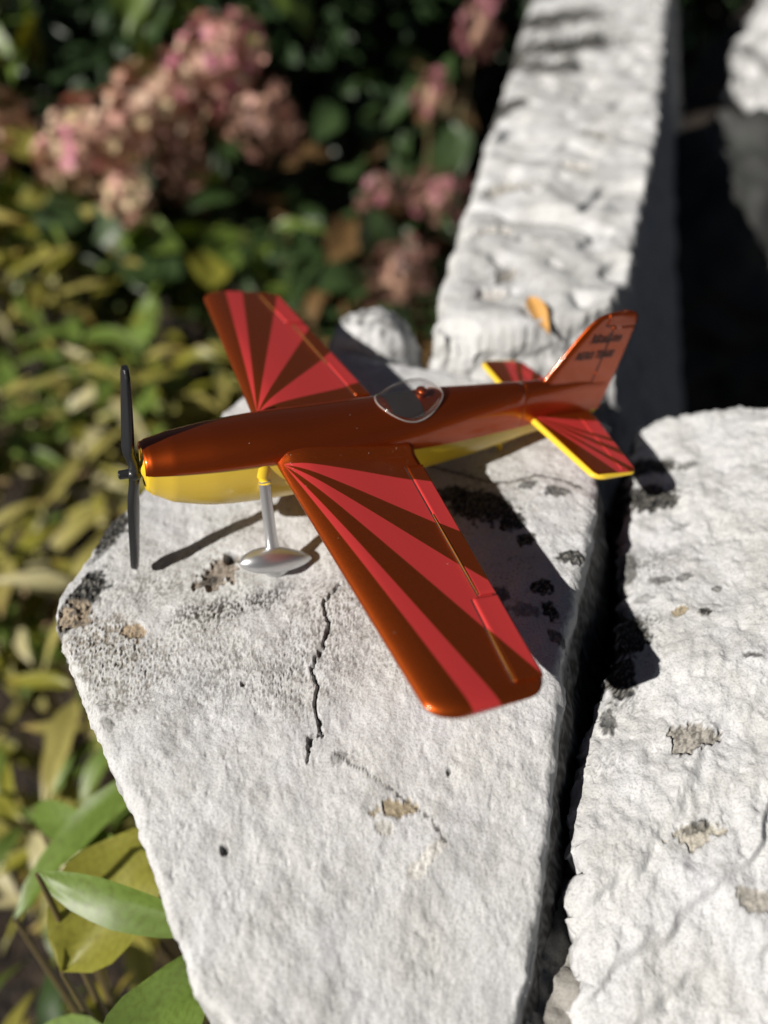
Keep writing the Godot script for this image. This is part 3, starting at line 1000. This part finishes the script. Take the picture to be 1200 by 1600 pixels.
func stripes(w: int, h: int, s: Dictionary, origin: Vector2, rays: Array, rim: float, dirt: float) -> StandardMaterial3D:
	# flat print: red sunburst rays on copper, painted in plan; a second picture says where the paint is metallic
	var im := Image.create(w, h, false, Image.FORMAT_RGB8)
	var me := Image.create(w, h, false, Image.FORMAT_RGB8)
	var copper := lin(0.64, 0.105, 0.008)
	var red := lin(0.52, 0.036, 0.034)
	var yellow := lin(0.80, 0.55, 0.035)
	var speck := FastNoiseLite.new()
	speck.seed = 5
	speck.frequency = 0.35
	for j in h:
		var sp: float = lerpf(s.v0, s.v1, (j + 0.5) / h)
		var e := foil_edges(s, minf(sp, s.tip - 0.001))
		for i in w:
			var x: float = lerpf(s.u0, s.u1, (i + 0.5) / w)
			var v := Vector2(x, sp) - origin
			var k := 0.0
			if v.y > 0.0:
				var a := v.x / v.y
				for ry in rays:
					var px: float = minf((a - ry[0]), (ry[1] - a)) * v.y
					k = maxf(k, clampf(px / 0.012 + 0.5, 0.0, 1.0))
			var fl := 0.82 + 0.45 * speck.get_noise_2d(i * 1.7, j * 1.7)
			var c := (copper * Color(fl, fl, fl)).lerp(red, k)
			var metal := 0.88 * (1.0 - k)
			if rim > 0.0:
				var d: float = minf(x - e.x, s.tip - sp)
				var ky := clampf((rim - d) / 0.02, 0.0, 1.0)
				if sp < s.v0 + 0.02:
					ky = 0.0
				c = c.lerp(yellow, ky)
				metal *= 1.0 - ky
			if dirt > 0.0:
				var dn := speck.get_noise_2d(i * 0.9 + 900.0, j * 0.9)
				c = c.lerp(Color(0.62, 0.5, 0.45), dirt * smooth01(0.62, 0.8, dn))
			im.set_pixel(i, j, c)
			me.set_pixel(i, j, Color(metal, metal, metal))
	var m := StandardMaterial3D.new()
	m.albedo_texture = ImageTexture.create_from_image(im)
	m.metallic = 1.0
	m.metallic_texture = ImageTexture.create_from_image(me)
	m.metallic_texture_channel = BaseMaterial3D.TEXTURE_CHANNEL_RED
	m.roughness = 0.47
	m.texture_repeat = false
	m.clearcoat_enabled = true
	m.clearcoat = 0.5
	m.clearcoat_roughness = 0.14
	return m


func wings(t: Node3D) -> void:
	var s := {
		"le": [[0.6, 2.73], [8.05, 3.12]], "te": [[0.6, 6.10], [8.05, 5.38]], "mid": [[0.6, 0.44], [8.05, 0.42]], "thick": [[0.6, 0.24], [8.05, 0.17]], "tip": 8.05, "r": 0.42, "rle": 0.62, "rte": 0.42, "blunt": 0.2, "lower": 0.75, "root": 1.12,
		"u0": 2.4, "u1": 6.4, "v0": 0.4, "v1": 8.1,
	}
	var mat := stripes(560, 1080, s, Vector2(2.84, 1.05), [[0.141, 0.219], [0.384, 0.644], [1.02, 2.66]], 0.0, 0.25)
	for side in [1.0, -1.0]:
		var w := node_of(foil_mesh(s, side, 0.55), "wing", mat, t)
		node_of(flap_mesh(s, side, [[1.55, 5.60], [5.75, 5.24]], 1.57, 5.72, 0.035, false), "flap", mat, w)
		node_of(flap_mesh(s, side, [[5.7, 5.06], [7.8, 4.82]], 5.78, 7.74, 0.05, false), "aileron", mat, w)
		# worn hinge edge, the light it catches painted in as gold
		for seg in [[3.3, 5.42, 5.7, 5.215], [6.55, 4.94, 7.72, 4.80]]:
			var a := []
			var rr := []
			for k in 12:
				var f := k / 11.0
				var sp := lerpf(seg[0], seg[2], f)
				var x := lerpf(seg[1], seg[3], f) + 0.012
				a.append(foil_at(s, x, sp, foil_y(s, x, sp, true) + 0.03, side))
				rr.append(0.022 * U * (0.4 + 0.6 * sin(PI * (0.1 + 0.85 * f))))
			node_of(tube(a, rr, 6), "worn_lit_hinge_edge", M.gold, w)
		# dark seam in front of the hinge
		for seg in [[1.57, 5.585, 5.72, 5.225], [5.78, 5.04, 7.74, 4.80]]:
			var a := []
			var rr := []
			for k in 12:
				var f := k / 11.0
				var sp := lerpf(seg[0], seg[2], f)
				var x := lerpf(seg[1], seg[3], f) - 0.012
				a.append(foil_at(s, x, sp, foil_y(s, x, sp, true) - 0.008, side))
				rr.append(0.02 * U)
			node_of(tube(a, rr, 6), "hinge_gap", M.dark, w)


func tail(t: Node3D) -> void:
	var s := {
		"le": [[0.1, 9.85], [2.9, 10.08]], "te": [[0.1, 11.95], [2.9, 11.42]], "mid": [[0.1, 0.45], [2.9, 0.43]], "thick": [[0.1, 0.12], [2.9, 0.09]], "tip": 2.92, "r": 0.24, "rle": 0.36, "rte": 0.22, "blunt": 0.12, "lower": 0.9,
		"u0": 9.6, "u1": 12.1, "v0": 0.1, "v1": 2.95,
	}
	var mat := stripes(420, 480, s, Vector2(9.98, 0.27), [[0.345, 0.50], [0.60, 0.815], [1.0, 1.25], [1.5, 5.2]], 0.10, 0.1)
	for side in [1.0, -1.0]:
		var w := node_of(foil_mesh(s, side, 0.1), "tailplane", mat, t)
		node_of(flap_mesh(s, side, [[0.35, 11.38], [2.9, 11.0]], 0.36, 2.74, 0.010, false), "elevator", mat, w)
	var f := {
		"le": [[0.5, 9.3], [1.35, 9.98], [1.5, 10.11], [2.1, 10.45], [2.6, 10.74], [2.95, 10.97], [3.12, 11.12], [3.24, 11.32], [3.32, 11.6], [3.37, 12.0]], "te": [[0.5, 12.25], [0.75, 12.33], [1.74, 12.42], [3.0, 12.5], [3.2, 12.47], [3.32, 12.36], [3.37, 12.15]],
		"mid": [[0.5, 0.0], [3.4, 0.0]], "thick": [[0.5, 0.17], [1.4, 0.115], [3.0, 0.075], [3.25, 0.065], [3.37, 0.03]], "tip": 3.38, "r": 0.02, "rle": 0.0, "rte": 0.0, "blunt": 0.14, "lower": 1.0, "upright": true,
		"u0": 9.0, "u1": 12.6, "v0": 0.4, "v1": 3.5,
	}
	var fin := node_of(foil_mesh(f, 1.0, 0.6), "fin", M.copper, t)
	node_of(flap_mesh(f, 1.0, [[0.7, 11.64], [1.65, 11.72], [2.96, 11.79]], 0.72, 2.95, 0.005, true), "rudder", M.copper, fin)
	node_of(flap_mesh(f, 1.0, [[2.9, 11.5], [3.4, 11.5]], 2.99, 3.30, 0.005, true), "rudder_horn", M.copper, fin)
	for seg in [[[11.64, 0.72], [11.72, 1.65], [11.785, 2.95]], [[11.785, 2.97], [11.62, 2.97], [11.5, 2.99]], [[11.495, 3.0], [11.495, 3.3]]]:
		for side in [1.0, -1.0]:
			var pts := []
			var rr := []
			for q in seg:
				pts.append(tp(Vector3(q[0] - 0.012, q[1], side * foil_y(f, q[0], q[1], true))))
				rr.append(0.016 * U)
			node_of(tube(pts, rr, 6), "hinge_gap", M.dark, fin)
	for q in [[11.72, 1.62], [11.76, 2.92], [11.52, 3.22]]:
		var ball := SphereMesh.new()
		ball.radius = 0.04 * U
		ball.height = 0.08 * U
		ball.radial_segments = 12
		ball.rings = 6
		var h := node_of(ball, "rudder_hinge", M.copper, fin)
		h.position = tp(Vector3(q[0], q[1], foil_y(f, q[0], q[1], true) + 0.005))
	lettering("Maisto", "Droid Serif", true, 1.02, 0.26, Vector2(11.12, 2.52), 0.30, f, fin)
	lettering("AERO TEAM", "Droid Sans", false, 1.25, 0.22, Vector2(10.82, 2.07), 0.12, f, fin)


func lettering(text: String, face: String, italic: bool, width: float, height: float, at: Vector2, slant: float, f: Dictionary, fin: Node3D) -> void:
	for side in [1.0, -1.0]:
		var font := SystemFont.new()
		font.font_names = PackedStringArray([face])
		font.font_weight = 700
		font.font_italic = italic
		var tm := TextMesh.new()
		tm.text = text
		tm.font = font
		tm.font_size = 48
		tm.pixel_size = 0.01
		tm.depth = 0.0
		tm.curve_step = 1.0
		var a := tm.get_mesh_arrays()
		var V: PackedVector3Array = a[Mesh.ARRAY_VERTEX]
		if V.is_empty():
			return
		var lo := V[0]
		var hi := V[0]
		for v in V:
			lo = lo.min(v)
			hi = hi.max(v)
		var idx: PackedInt32Array = a[Mesh.ARRAY_INDEX]
		var P := PackedVector3Array()
		var N := PackedVector3Array()
		for v in V:
			var q := (v - lo) / (hi - lo)
			var x := at.x + (q.x if side > 0.0 else 1.0 - q.x) * width + (q.y * slant * height if side > 0.0 else -q.y * slant * height + slant * height)
			var y := at.y + q.y * height
			P.append(tp(Vector3(x, y, side * (foil_y(f, x, y, true) + 0.022))))
			N.append(Vector3(0, 0, side))
		node_of(surf(P, N, idx), "team_lettering", M.ink, fin)


func gear(t: Node3D) -> void:
	for side in [1.0, -1.0]:
		# fairing where the strut leaves the belly
		var path := [Vector3(2.48, 0.42, 0.60), Vector3(2.49, 0.28, 0.68), Vector3(2.50, 0.10, 0.76), Vector3(2.51, -0.06, 0.81)]
		var pts := []
		for p in path:
			pts.append(tp(Vector3(p.x, p.y, p.z * side)))
		node_of(tube(pts, [0.26 * U, 0.22 * U, 0.18 * U, 0.158 * U], 16), "strut_fairing", M.yellow, t)
		var st := []
		for k in 5:
			var f := k / 4.0
			st.append(tp(Vector3(2.50 + 0.17 * f, 0.0 - 1.78 * f, (0.79 + 0.51 * f) * side)))
		node_of(tube(st, [0.135 * U, 0.135 * U, 0.135 * U, 0.14 * U, 0.17 * U], 18), "gear_strut", M.silver, t)
		# tear-drop wheel spat
		var rings := []
		for k in 30:
			var f := k / 29.0
			var w: float = pow(sin(PI * pow(clampf(f, 0.004, 0.996), 0.78)), 0.62)
			var r := PackedVector3Array()
			for c in 28:
				var a := TAU * c / 28.0
				var y := sin(a) * (0.36 if sin(a) > 0.0 else 0.20) * w
				r.append(tp(Vector3(lerpf(1.83, 3.60, f), -1.92 - 0.20 * (f - 0.5) + y, side * (1.46 + 0.34 * w * signf(cos(a)) * pow(absf(cos(a)), 0.85)))))
			rings.append(r)
		var sp := node_of(tube_rings(rings), "wheel_spat", M.silver, t)
		# the lip round the spat and the stub of wheel below it
		var wheel := []
		for k in 9:
			var zz: float = [-0.17, -0.17, -0.14, -0.06, 0.0, 0.06, 0.14, 0.17, 0.17][k]
			var rad: float = [0.02, 0.26, 0.33, 0.37, 0.375, 0.37, 0.33, 0.26, 0.02][k]
			var r := PackedVector3Array()
			for c in 30:
				var a := TAU * c / 30.0
				r.append(tp(Vector3(2.72 + rad * cos(a), -1.98 + rad * sin(a), side * (1.46 + zz))))
			wheel.append(r)
		node_of(tube_rings(wheel), "wheel", M.silver, sp)
	# tail skid under the stern
	node_of(tube([tp(Vector3(9.2, -0.1, -0.1)), tp(Vector3(9.35, -0.4, -0.1)), tp(Vector3(9.45, -0.66, -0.1))], [0.12 * U, 0.1 * U, 0.07 * U], 10), "tail_skid", M.yellow, t)


func propeller(t: Node3D) -> void:
	var p := node_of(tube([tp(Vector3(-0.50, 0, 0)), tp(Vector3(-0.48, 0, 0)), tp(Vector3(-0.1, 0.02, 0)), tp(Vector3(0.14, 0.06, 0))], [0.07 * U, 0.10 * U, 0.11 * U, 0.12 * U], 16), "propeller_shaft", M.black, t)
	var hub := SphereMesh.new()
	hub.radius = 0.17 * U
	hub.height = 0.3 * U
	var h := node_of(hub, "propeller_hub", M.black, p)
	h.position = tp(Vector3(-0.17, 0.0, 0))
	for up in [1.0, -1.0]:
		var rings := []
		for k in 22:
			var f := k / 21.0
			var r := PackedVector3Array()
			var y: float = up * lerpf(0.0, 2.46 if up > 0 else 2.74, f)
			var bend := -0.02 - (0.12 if up > 0 else 0.03) * smooth01(0.06, 0.26, f) + (0.10 if up > 0 else -0.08) * f
			var chord := lerpf(0.15, 0.19 if up > 0 else 0.22, smooth01(0.05, 0.35, f)) * (1.0 if f < 0.965 else sqrt(maxf(0.3, 1.0 - pow((f - 0.965) / 0.04, 2.0))))
			var th := lerpf(0.10, 0.065 if up > 0 else 0.085, f)
			var pitch: float = up * lerpf(0.95, 0.16 if up > 0 else 0.52, f)
			for c in 16:
				var a := TAU * c / 16.0
				var ca := signf(cos(a)) * pow(absf(cos(a)), 0.6)
				var sa := signf(sin(a)) * pow(absf(sin(a)), 0.6)
				var u := ca * chord
				var v := sa * th
				r.append(tp(Vector3(-0.15 + bend + u * sin(pitch) * 0.7 + v * cos(pitch), y, u * cos(pitch) - v * sin(pitch) - (0.22 * f * f if up > 0 else 0.0))))
			rings.append(r)
		node_of(tube_rings(rings), "propeller_blade", M.black, p)


# ------------------------------------------------------------------ plants
func leaf_mesh(length: float, width: float, fold: float, droop: float, wave: float, sd: int, tip_brown := 0.0, rows := 10) -> ArrayMesh:
	var P := PackedVector3Array()
	var C := PackedColorArray()
	var cols := 7
	for r in rows:
		var f := r / (rows - 1.0)
		var w: float = width * pow(sin(PI * clampf(pow(f, 0.78), 0.002, 0.998)), 0.9)
		for c in cols:
			var s := (c / (cols - 1.0)) * 2.0 - 1.0
			var y := -droop * length * f * f + fold * absf(s) * w + wave * width * n_mid.get_noise_3d(f * 2.2, s * 0.8, sd * 5.0)
			var x := s * w + wave * width * 0.8 * n_mid.get_noise_2d(f * 1.3, sd * 9.0)
			P.append(Vector3(x, y, length * f * (1.0 - 0.25 * droop * f)) * K)
			var g := 1.0 + (0.22 if c == 3 else 0.0) + 0.18 * n_fine.get_noise_2d(f * 5.0 + sd, s * 3.0)
			var col := Color(g, g, g)
			col = col.lerp(Color(1.5, 0.75, 0.5), tip_brown * smooth01(0.55, 1.0, f + 0.25 * n_mid.get_noise_2d(s * 2.0, f * 3.0 + sd)))
			C.append(col)
	return sheet(P, rows, cols, false, C, null, true)


func floret_mesh(sd: int) -> ArrayMesh:
	var P := PackedVector3Array()
	var N := PackedVector3Array()
	var C := PackedColorArray()
	var idx := PackedInt32Array()
	var r := RandomNumberGenerator.new()
	r.seed = sd
	for k in 4:
		var a := TAU * (k + r.randf_range(-0.12, 0.12)) / 4.0
		var d := Vector3(cos(a), 0, sin(a))
		var e := Vector3(-sin(a), 0, cos(a))
		var L := r.randf_range(1.0, 1.35)
		var w: float = r.randf_range(0.5, 0.68)
		var lift := r.randf_range(0.1, 0.5)
		var base := P.size()
		var pts := [Vector3.ZERO, d * L * 0.55 + e * w + Vector3.UP * lift * 0.6, d * L * 0.6 + Vector3.UP * lift * 0.35, d * L * 0.55 - e * w + Vector3.UP * lift * 0.6, d * L + e * w * 0.35 + Vector3.UP * lift, d * L - e * w * 0.35 + Vector3.UP * lift]
		for q in pts:
			P.append(q * K)
			N.append((Vector3.UP - d * lift * 0.5).normalized())
			var g := r.randf_range(0.8, 1.12)
			C.append(Color(g, g * r.randf_range(0.9, 1.0), g * r.randf_range(0.88, 1.0)))
		for tr in [[0, 2, 1], [0, 3, 2], [1, 2, 4], [2, 3, 5], [2, 5, 4]]:
			idx.append_array([base + tr[0], base + tr[1], base + tr[2]])
	return surf(P, N, idx, C)


func aim(at: Vector3, dir: Vector3, roll: float, scale := 1.0) -> Transform3D:
	var z := dir.normalized()
	var x := Vector3.UP.cross(z)
	if x.length() < 0.05:
		x = Vector3.RIGHT
	x = x.normalized()
	var b := Basis(x, z.cross(x), z) * Basis(Vector3(0, 0, 1), roll)
	return Transform3D(b.scaled(Vector3.ONE * scale), at)


var leaf_long := []
var leaf_broad := []
var leaf_small := []
var florets := []


# A clump of upright stems with long arching leaves. Centimetres.
func clump(at: Vector3, height: float, spread: float, stems: int, per_stem: int, size: float, mats: Array, label: String) -> Node3D:
	var o := thing("leafy_plant", at * K, label, "plant", "long-leaved plants in the sunny flower bed")
	for s in stems:
		var a := rng.randf() * TAU
		var lean := spread * sqrt(rng.randf())
		var foot := Vector3(cos(a), 0, sin(a)) * lean * 0.25
		var top := Vector3(cos(a) * lean, height * rng.randf_range(0.72, 1.0), sin(a) * lean)
		var bend := Vector3(foot.x, top.y * 0.6, foot.z).lerp(top, 0.35)
		var path := []
		var radii := []
		for k in 7:
			var f := k / 6.0
			path.append(foot.lerp(bend, f).lerp(bend.lerp(top, f), f) * K)
			radii.append(lerpf(0.26, 0.12, f) * K)
		node_of(tube(path, radii, 6), "stem", M.stem, o)
		for q in per_stem:
			var f := lerpf(0.38, 1.0, (q + rng.randf()) / per_stem)
			var p: Vector3 = foot.lerp(bend, f).lerp(bend.lerp(top, f), f)
			var la := a + q * 2.4 + rng.randf_range(-0.4, 0.4)
			var dir := Vector3(cos(la), rng.randf_range(-0.15, 0.75), sin(la))
			var l := node_of(leaf_long[rng.randi() % leaf_long.size()], "leaf", M.leaf[mats[rng.randi() % mats.size()]], o)
			l.transform = aim(p * K, dir, rng.randf_range(-0.5, 0.5), size * rng.randf_range(0.7, 1.15))
	return o


# A hydrangea: woody stems, broad leaves and cone-shaped heads of four-petalled florets.
func hydrangea(at: Vector3, heads: Array, leaves: Array, leaf_mats: Array, label: String) -> void:
	var o := thing("hydrangea_bush", at * K, label, "shrub", "hydrangea bushes with drying flower heads")
	var total := 1.0
	for h in heads:
		total += h[4] * 1.5
	for h in heads:   # [centre, axis, length, radius, florets, materials]
		var c: Vector3 = h[0] - at
		var ax: Vector3 = h[1].normalized()
		var tail_end: Vector3 = c - ax * h[2] * 0.68
		node_of(tube([Vector3(tail_end.x * 0.15, 0.5, tail_end.z * 0.15) * K, Vector3(tail_end.x * 0.75, tail_end.y * 0.7, tail_end.z * 0.75) * K, tail_end * K, c * K], [0.5 * K, 0.4 * K, 0.3 * K, 0.2 * K], 7), "stem", M.stem, o)
		var core := blob(Vector3(h[3] * 0.62, h[3] * 0.62, h[2] * 0.44) * K, 0.3, 2.0, rng.randi() % 50, 12, 14)
		var head := node_of(core, "flower_head", M.petal[4], o)
		head.transform = aim(c * K, ax, 0.0)
		var many := int(h[4] * 1.5)
		var single := int(many * minf(1.0, 280.0 / total))
		var rest := MultiMesh.new()
		rest.transform_format = MultiMesh.TRANSFORM_3D
		rest.use_colors = true
		rest.mesh = florets[rng.randi() % florets.size()]
		rest.instance_count = many - single
		for k in many:
			var f := rng.randf_range(-1.0, 1.0)
			var a := rng.randf() * TAU
			var w: float = pow(maxf(0.0, 1.0 - f * f), 0.5) * (1.0 - 0.28 * f)
			var d := Vector3(cos(a) * w, sin(a) * w, f)
			var rad := rng.randf_range(0.78, 1.08)
			var p := Vector3(d.x * h[3], d.y * h[3], d.z * h[2] * 0.5) * rad * 1.2
			var n := Vector3(d.x, d.y, d.z * h[3] / h[2] * 2.0).normalized() + Vector3(rng.randf_range(-0.45, 0.45), rng.randf_range(-0.45, 0.45), rng.randf_range(-0.45, 0.45))
			var paint: StandardMaterial3D = M.petal[h[5][rng.randi() % h[5].size()]]
			var place := aim(p * K, n, rng.randf() * TAU, rng.randf_range(0.6, 0.95)) * Transform3D(Basis(Vector3.RIGHT, PI / 2), Vector3.ZERO)
			if k < single:
				node_of(florets[rng.randi() % florets.size()], "floret", paint, head).transform = place
			else:
				rest.set_instance_transform(k - single, place)
				rest.set_instance_color(k - single, paint.albedo_color.srgb_to_linear())
		if many > single:
			var mass := MultiMeshInstance3D.new()
			mass.name = "floret"
			mass.multimesh = rest
			mass.material_override = M.petal_mass
			mass.set_meta("kind", "stuff")
			head.add_child(mass, true)
	for l in leaves:   # [centre of a spray, how far it spreads, how many, size, colours if others]
		var mats: Array = l[4] if l.size() > 4 else leaf_mats
		for k in int(l[2]):
			var p: Vector3 = l[0] - at + Vector3(rng.randfn(), rng.randfn() * 0.7, rng.randfn()) * l[1] * 0.6
			var dir := Vector3(rng.randf_range(-1, 1), rng.randf_range(-0.7, 0.35), rng.randf_range(-1, 1))
			var lf := node_of(leaf_broad[rng.randi() % leaf_broad.size()], "leaf", M.leaf[mats[rng.randi() % mats.size()]], o)
			lf.transform = aim(p * K, dir, rng.randf_range(-0.6, 0.6), l[3] * rng.randf_range(0.85, 1.4))


# A dense dark shrub far behind: trunk stems and one mass of leaves nobody could count.
func dark_shrub(at: Vector3, radius: Vector3, count: int, size: float, label: String, called := "evergreen_shrub") -> void:
	var o := thing(called, at * K, label, "shrub", "dark evergreen shrubs behind the flower bed")
	for k in 5:
		var a := TAU * k / 5.0 + rng.randf()
		var top := Vector3(cos(a) * radius.x * 0.55, radius.y * rng.randf_range(1.1, 1.6), sin(a) * radius.z * 0.55)
		node_of(tube([Vector3(cos(a), 0, sin(a)) * 2.0 * K, top * 0.5 * K, top * K], [1.6 * K, 1.1 * K, 0.4 * K], 7), "trunk", M.bark, o)
	var mm := MultiMesh.new()
	mm.transform_format = MultiMesh.TRANSFORM_3D
	mm.mesh = leaf_small[0]
	mm.instance_count = count
	for k in count:
		var d := Vector3(rng.randfn(), rng.randfn(), rng.randfn()).normalized()
		var lump := 1.0 + 0.30 * n_mid.get_noise_3dv(d * 2.0 + at * 0.05)
		var rad := lump * pow(rng.randf(), 0.22)
		var p := Vector3(d.x * radius.x, radius.y + d.y * radius.y, d.z * radius.z) * rad
		mm.set_instance_transform(k, aim(p * K, d + Vector3(rng.randf_range(-0.8, 0.8), rng.randf_range(-0.9, 0.4), rng.randf_range(-0.8, 0.8)), rng.randf_range(-0.8, 0.8), size * rng.randf_range(0.6, 1.25)))
	var mi := MultiMeshInstance3D.new()
	mi.name = "foliage"
	mi.multimesh = mm
	mi.material_override = M.dark_leaf
	mi.set_meta("kind", "stuff")
	o.add_child(mi, true)


func bed_plants() -> void:
	for k in 7:
		leaf_long.append(leaf_mesh(8.0 + k % 3, 0.85 + 0.16 * (k % 4), 0.25, 0.25 + 0.1 * (k % 4), 0.35, k, 0.8 if k % 3 == 0 else 0.15))
	for k in 5:
		leaf_broad.append(leaf_mesh(9.0, 2.5 + 0.3 * (k % 3), 0.18, 0.3, 0.3, 20 + k, 0.5 if k == 2 else 0.0))
	leaf_small.append(leaf_mesh(5.0, 1.3, 0.2, 0.3, 0.2, 40, 0.0, 5))
	for k in 4:
		florets.append(floret_mesh(60 + k))

	# hydrangeas behind
	hydrangea(Vector3(10, -58, -107), [
		[Vector3(2.3, -16.1, -98.0), Vector3(-1.0, -0.15, 0.25), 13.0, 5.0, 120, [0, 1, 1, 3, 3, 0, 5]], [Vector3(11.7, -13.6, -100.5), Vector3(-0.9, -0.1, 0.35), 13.0, 5.0, 110, [0, 1, 3, 1, 3]], [Vector3(21.7, -9.8, -101.8), Vector3(0.8, 0.5, 0.2), 12.0, 4.6, 110, [0, 2, 5, 0, 1]],
		[Vector3(26.7, -17.9, -100.5), Vector3(0.7, -0.6, 0.0), 11.0, 4.6, 90, [4, 4, 0, 6]], [Vector3(12.9, -21.1, -99.3), Vector3(0.2, -0.7, 0.4), 11.0, 4.0, 70, [4, 4, 6, 0]], [Vector3(4.8, -22.3, -91.8), Vector3(0.2, -1.0, 0.3), 7.0, 2.6, 36, [1, 0, 3]],
	], [[Vector3(7.9, -29.2, -91.8), 9.0, 42, 1.0], [Vector3(-2.1, -25.4, -96.8), 7.0, 24, 0.95], [Vector3(25.4, -31.7, -99.3), 10.0, 30, 1.05, [4, 4, 4, 7]], [Vector3(17.9, -6.7, -119.3), 12.0, 24, 1.0, [4, 4, 2]]], [2, 4, 4, 0, 2], "hydrangea bush with a broad spray of pink and cream drying flower heads")
	hydrangea(Vector3(-17, -58, -119), [
		[Vector3(-9.6, -15.4, -109.3), Vector3(-0.6, 0.1, 0.5), 10.0, 4.2, 70, [1, 3, 0]], [Vector3(-15.8, -6.7, -124.3), Vector3(-0.2, 0.9, 0.2), 9.0, 3.6, 50, [4, 4, 6]],
	], [[Vector3(-10.8, -9.2, -119.3), 8.0, 30, 1.0], [Vector3(-5.8, -1.7, -129.3), 8.0, 22, 1.0], [Vector3(-14.6, -24.2, -106.8), 8.0, 30, 1.0]], [0, 2, 1, 4], "hydrangea with pale cream heads at the far corner of the bed")
	hydrangea(Vector3(45, -58, -89), [
		[Vector3(46.1, -14.0, -83.0), Vector3(0.2, 1.0, 0.1), 5.0, 1.9, 22, [4, 6, 3, 8]], [Vector3(59.2, -9.2, -94.3), Vector3(0.3, 1.0, 0.1), 8.0, 2.6, 36, [8, 4, 8, 6]], [Vector3(37.9, -26.4, -81.8), Vector3(-0.4, 0.6, 0.4), 9.0, 3.6, 46, [6, 8, 6, 7]], [Vector3(44.2, -26.4, -79.3), Vector3(0.3, 0.7, 0.3), 9.0, 3.6, 46, [6, 8, 6, 7]],
		[Vector3(34.2, -31.4, -69.3), Vector3(0.1, 0.8, 0.4), 11.0, 4.2, 60, [6, 7, 7]],
	], [[Vector3(41.7, -29.2, -81.8), 8.0, 34, 0.9], [Vector3(50.4, -19.2, -99.3), 9.0, 26, 0.9], [Vector3(32.9, -35.4, -69.3), 7.0, 26, 0.9]], [4, 4, 4, 7], "hydrangea with dull brown and rose heads growing against the edging stone")

	# long-leaved plants in the sunny strip beside the stones
	clump(Vector3(-15, -58, -10), 37, 9, 9, 12, 0.65, [0, 1, 2, 2, 6, 3], "low yellow-green plant beside the crusted corner of the airplane's block")
	clump(Vector3(-17, -58, 4), 36, 8, 8, 12, 0.65, [2, 0, 1, 2, 4], "shaded green plant low along the block's outer edge")
	var near_plant := clump(Vector3(-13, -58, 10), 39, 6, 6, 11, 0.65, [2, 2, 0, 4], "plant with one broad green leaf touching the block's lower edge")
	clump(Vector3(-23, -58, -36), 35, 12, 9, 13, 0.83, [1, 2, 6, 0, 3], "straw-tipped pale plant out beyond the propeller")
	clump(Vector3(-8, -58, -38), 33, 10, 9, 13, 0.79, [1, 3, 6, 1, 5], "light yellowing plant straight behind the propeller")
	clump(Vector3(-29, -58, -61), 37, 12, 9, 13, 0.93, [1, 0, 6, 3, 5], "tall pale plant at the edge of the bed behind the propeller plants")
	clump(Vector3(-12, -58, -64), 35, 12, 10, 13, 0.88, [0, 2, 3, 6, 2], "bright green plant in the middle of the sunny bed")
	clump(Vector3(4, -58, -60), 33, 10, 9, 13, 0.83, [0, 2, 1, 3], "olive green plant right behind the far wing's leading edge")
	clump(Vector3(-25, -58, -89), 41, 12, 9, 13, 1.01, [0, 1, 3, 6], "yellow-green plant under the pale cream hydrangea")
	clump(Vector3(-5, -58, -87), 37, 12, 9, 13, 0.97, [2, 0, 1, 3], "green plant below the pink and cream hydrangea spray")
	clump(Vector3(16, -58, -82), 32, 12, 8, 12, 0.93, [4, 4, 2, 4], "deep green plant in shade behind the far wing tip")
	clump(Vector3(26, -58, -61), 28, 10, 7, 12, 0.93, [4, 7, 4, 7], "dark plant with brown leaves between far wing and edging stone")
	# the one broad leaf that reaches the block's edge
	if true:
		for q in [[Vector3(-9.8, -7.3, 3.8), Vector3(-5.6, -6.9, 8.1), 4, 2, 0.6], [Vector3(-8.6, -8.2, 11.2), Vector3(-5.9, -7.4, 7.8), 8, 2, -0.1], [Vector3(-10.4, -10.6, 5.6), Vector3(-6.3, -8.4, 3.4), 8, 0, 0.3], [Vector3(-13.0, -14.0, 1.5), Vector3(-7.8, -9.8, -0.9), 5, 2, -0.3], [Vector3(-13.5, -15.0, 6.0), Vector3(-9.9, -12.6, 10.0), 8, 2, 0.4], [Vector3(-12.0, -14.0, -3.0), Vector3(-9.0, -11.0, 1.5), 4, 2, 0.3]]:
			var shape: Mesh = leaf_broad[q[2] % 2] if q[2] == 8 else leaf_long[q[2]]
			var l := node_of(shape, "leaf", M.leaf[q[3]], near_plant)
			var span: Vector3 = q[1] - q[0]
			l.transform = aim(q[0] * K - near_plant.position, span, q[4], span.length() / 7.6)
			node_of(tube([Vector3(0, 3, 0) * K, Vector3(1.0, 30, -2) * K, q[0] * K - near_plant.position], [0.25 * K, 0.2 * K, 0.09 * K], 6), "stem", M.stem, near_plant)

	# dark planting that closes the view
	dark_shrub(Vector3(52, -56, -165), Vector3(45, 34, 26), 5200, 1.2, "dark evergreen shrub behind the brown hydrangea")
	dark_shrub(Vector3(-25, -56, -185), Vector3(48, 36, 26), 5200, 1.2, "dark evergreen shrub behind the cream hydrangea")
	dark_shrub(Vector3(125, -50, -170), Vector3(50, 40, 30), 5200, 1.3, "dark evergreen shrub beyond the far end of the edging stone")
	dark_shrub(Vector3(25, -56, -260), Vector3(80, 48, 30), 6500, 1.6, "broad dark shrub spanning the bed behind all the others")


func small_things() -> void:
	# fallen petal on the edging stone
	var o := node_of(leaf_mesh(2.7, 0.36, 0.5, 0.05, 0.3, 77), "fallen_leaf", std(lin(0.55, 0.30, 0.09), 0.6))
	o.transform = aim(Vector3(14.05, top_edging(14.05, -7.2) + 0.18, -7.2) * K, Vector3(-0.26, -0.05, 0.97), 0.15)
	tag(o, "small curled tan leaf lying on the edging stone near the tail fin", "leaf")
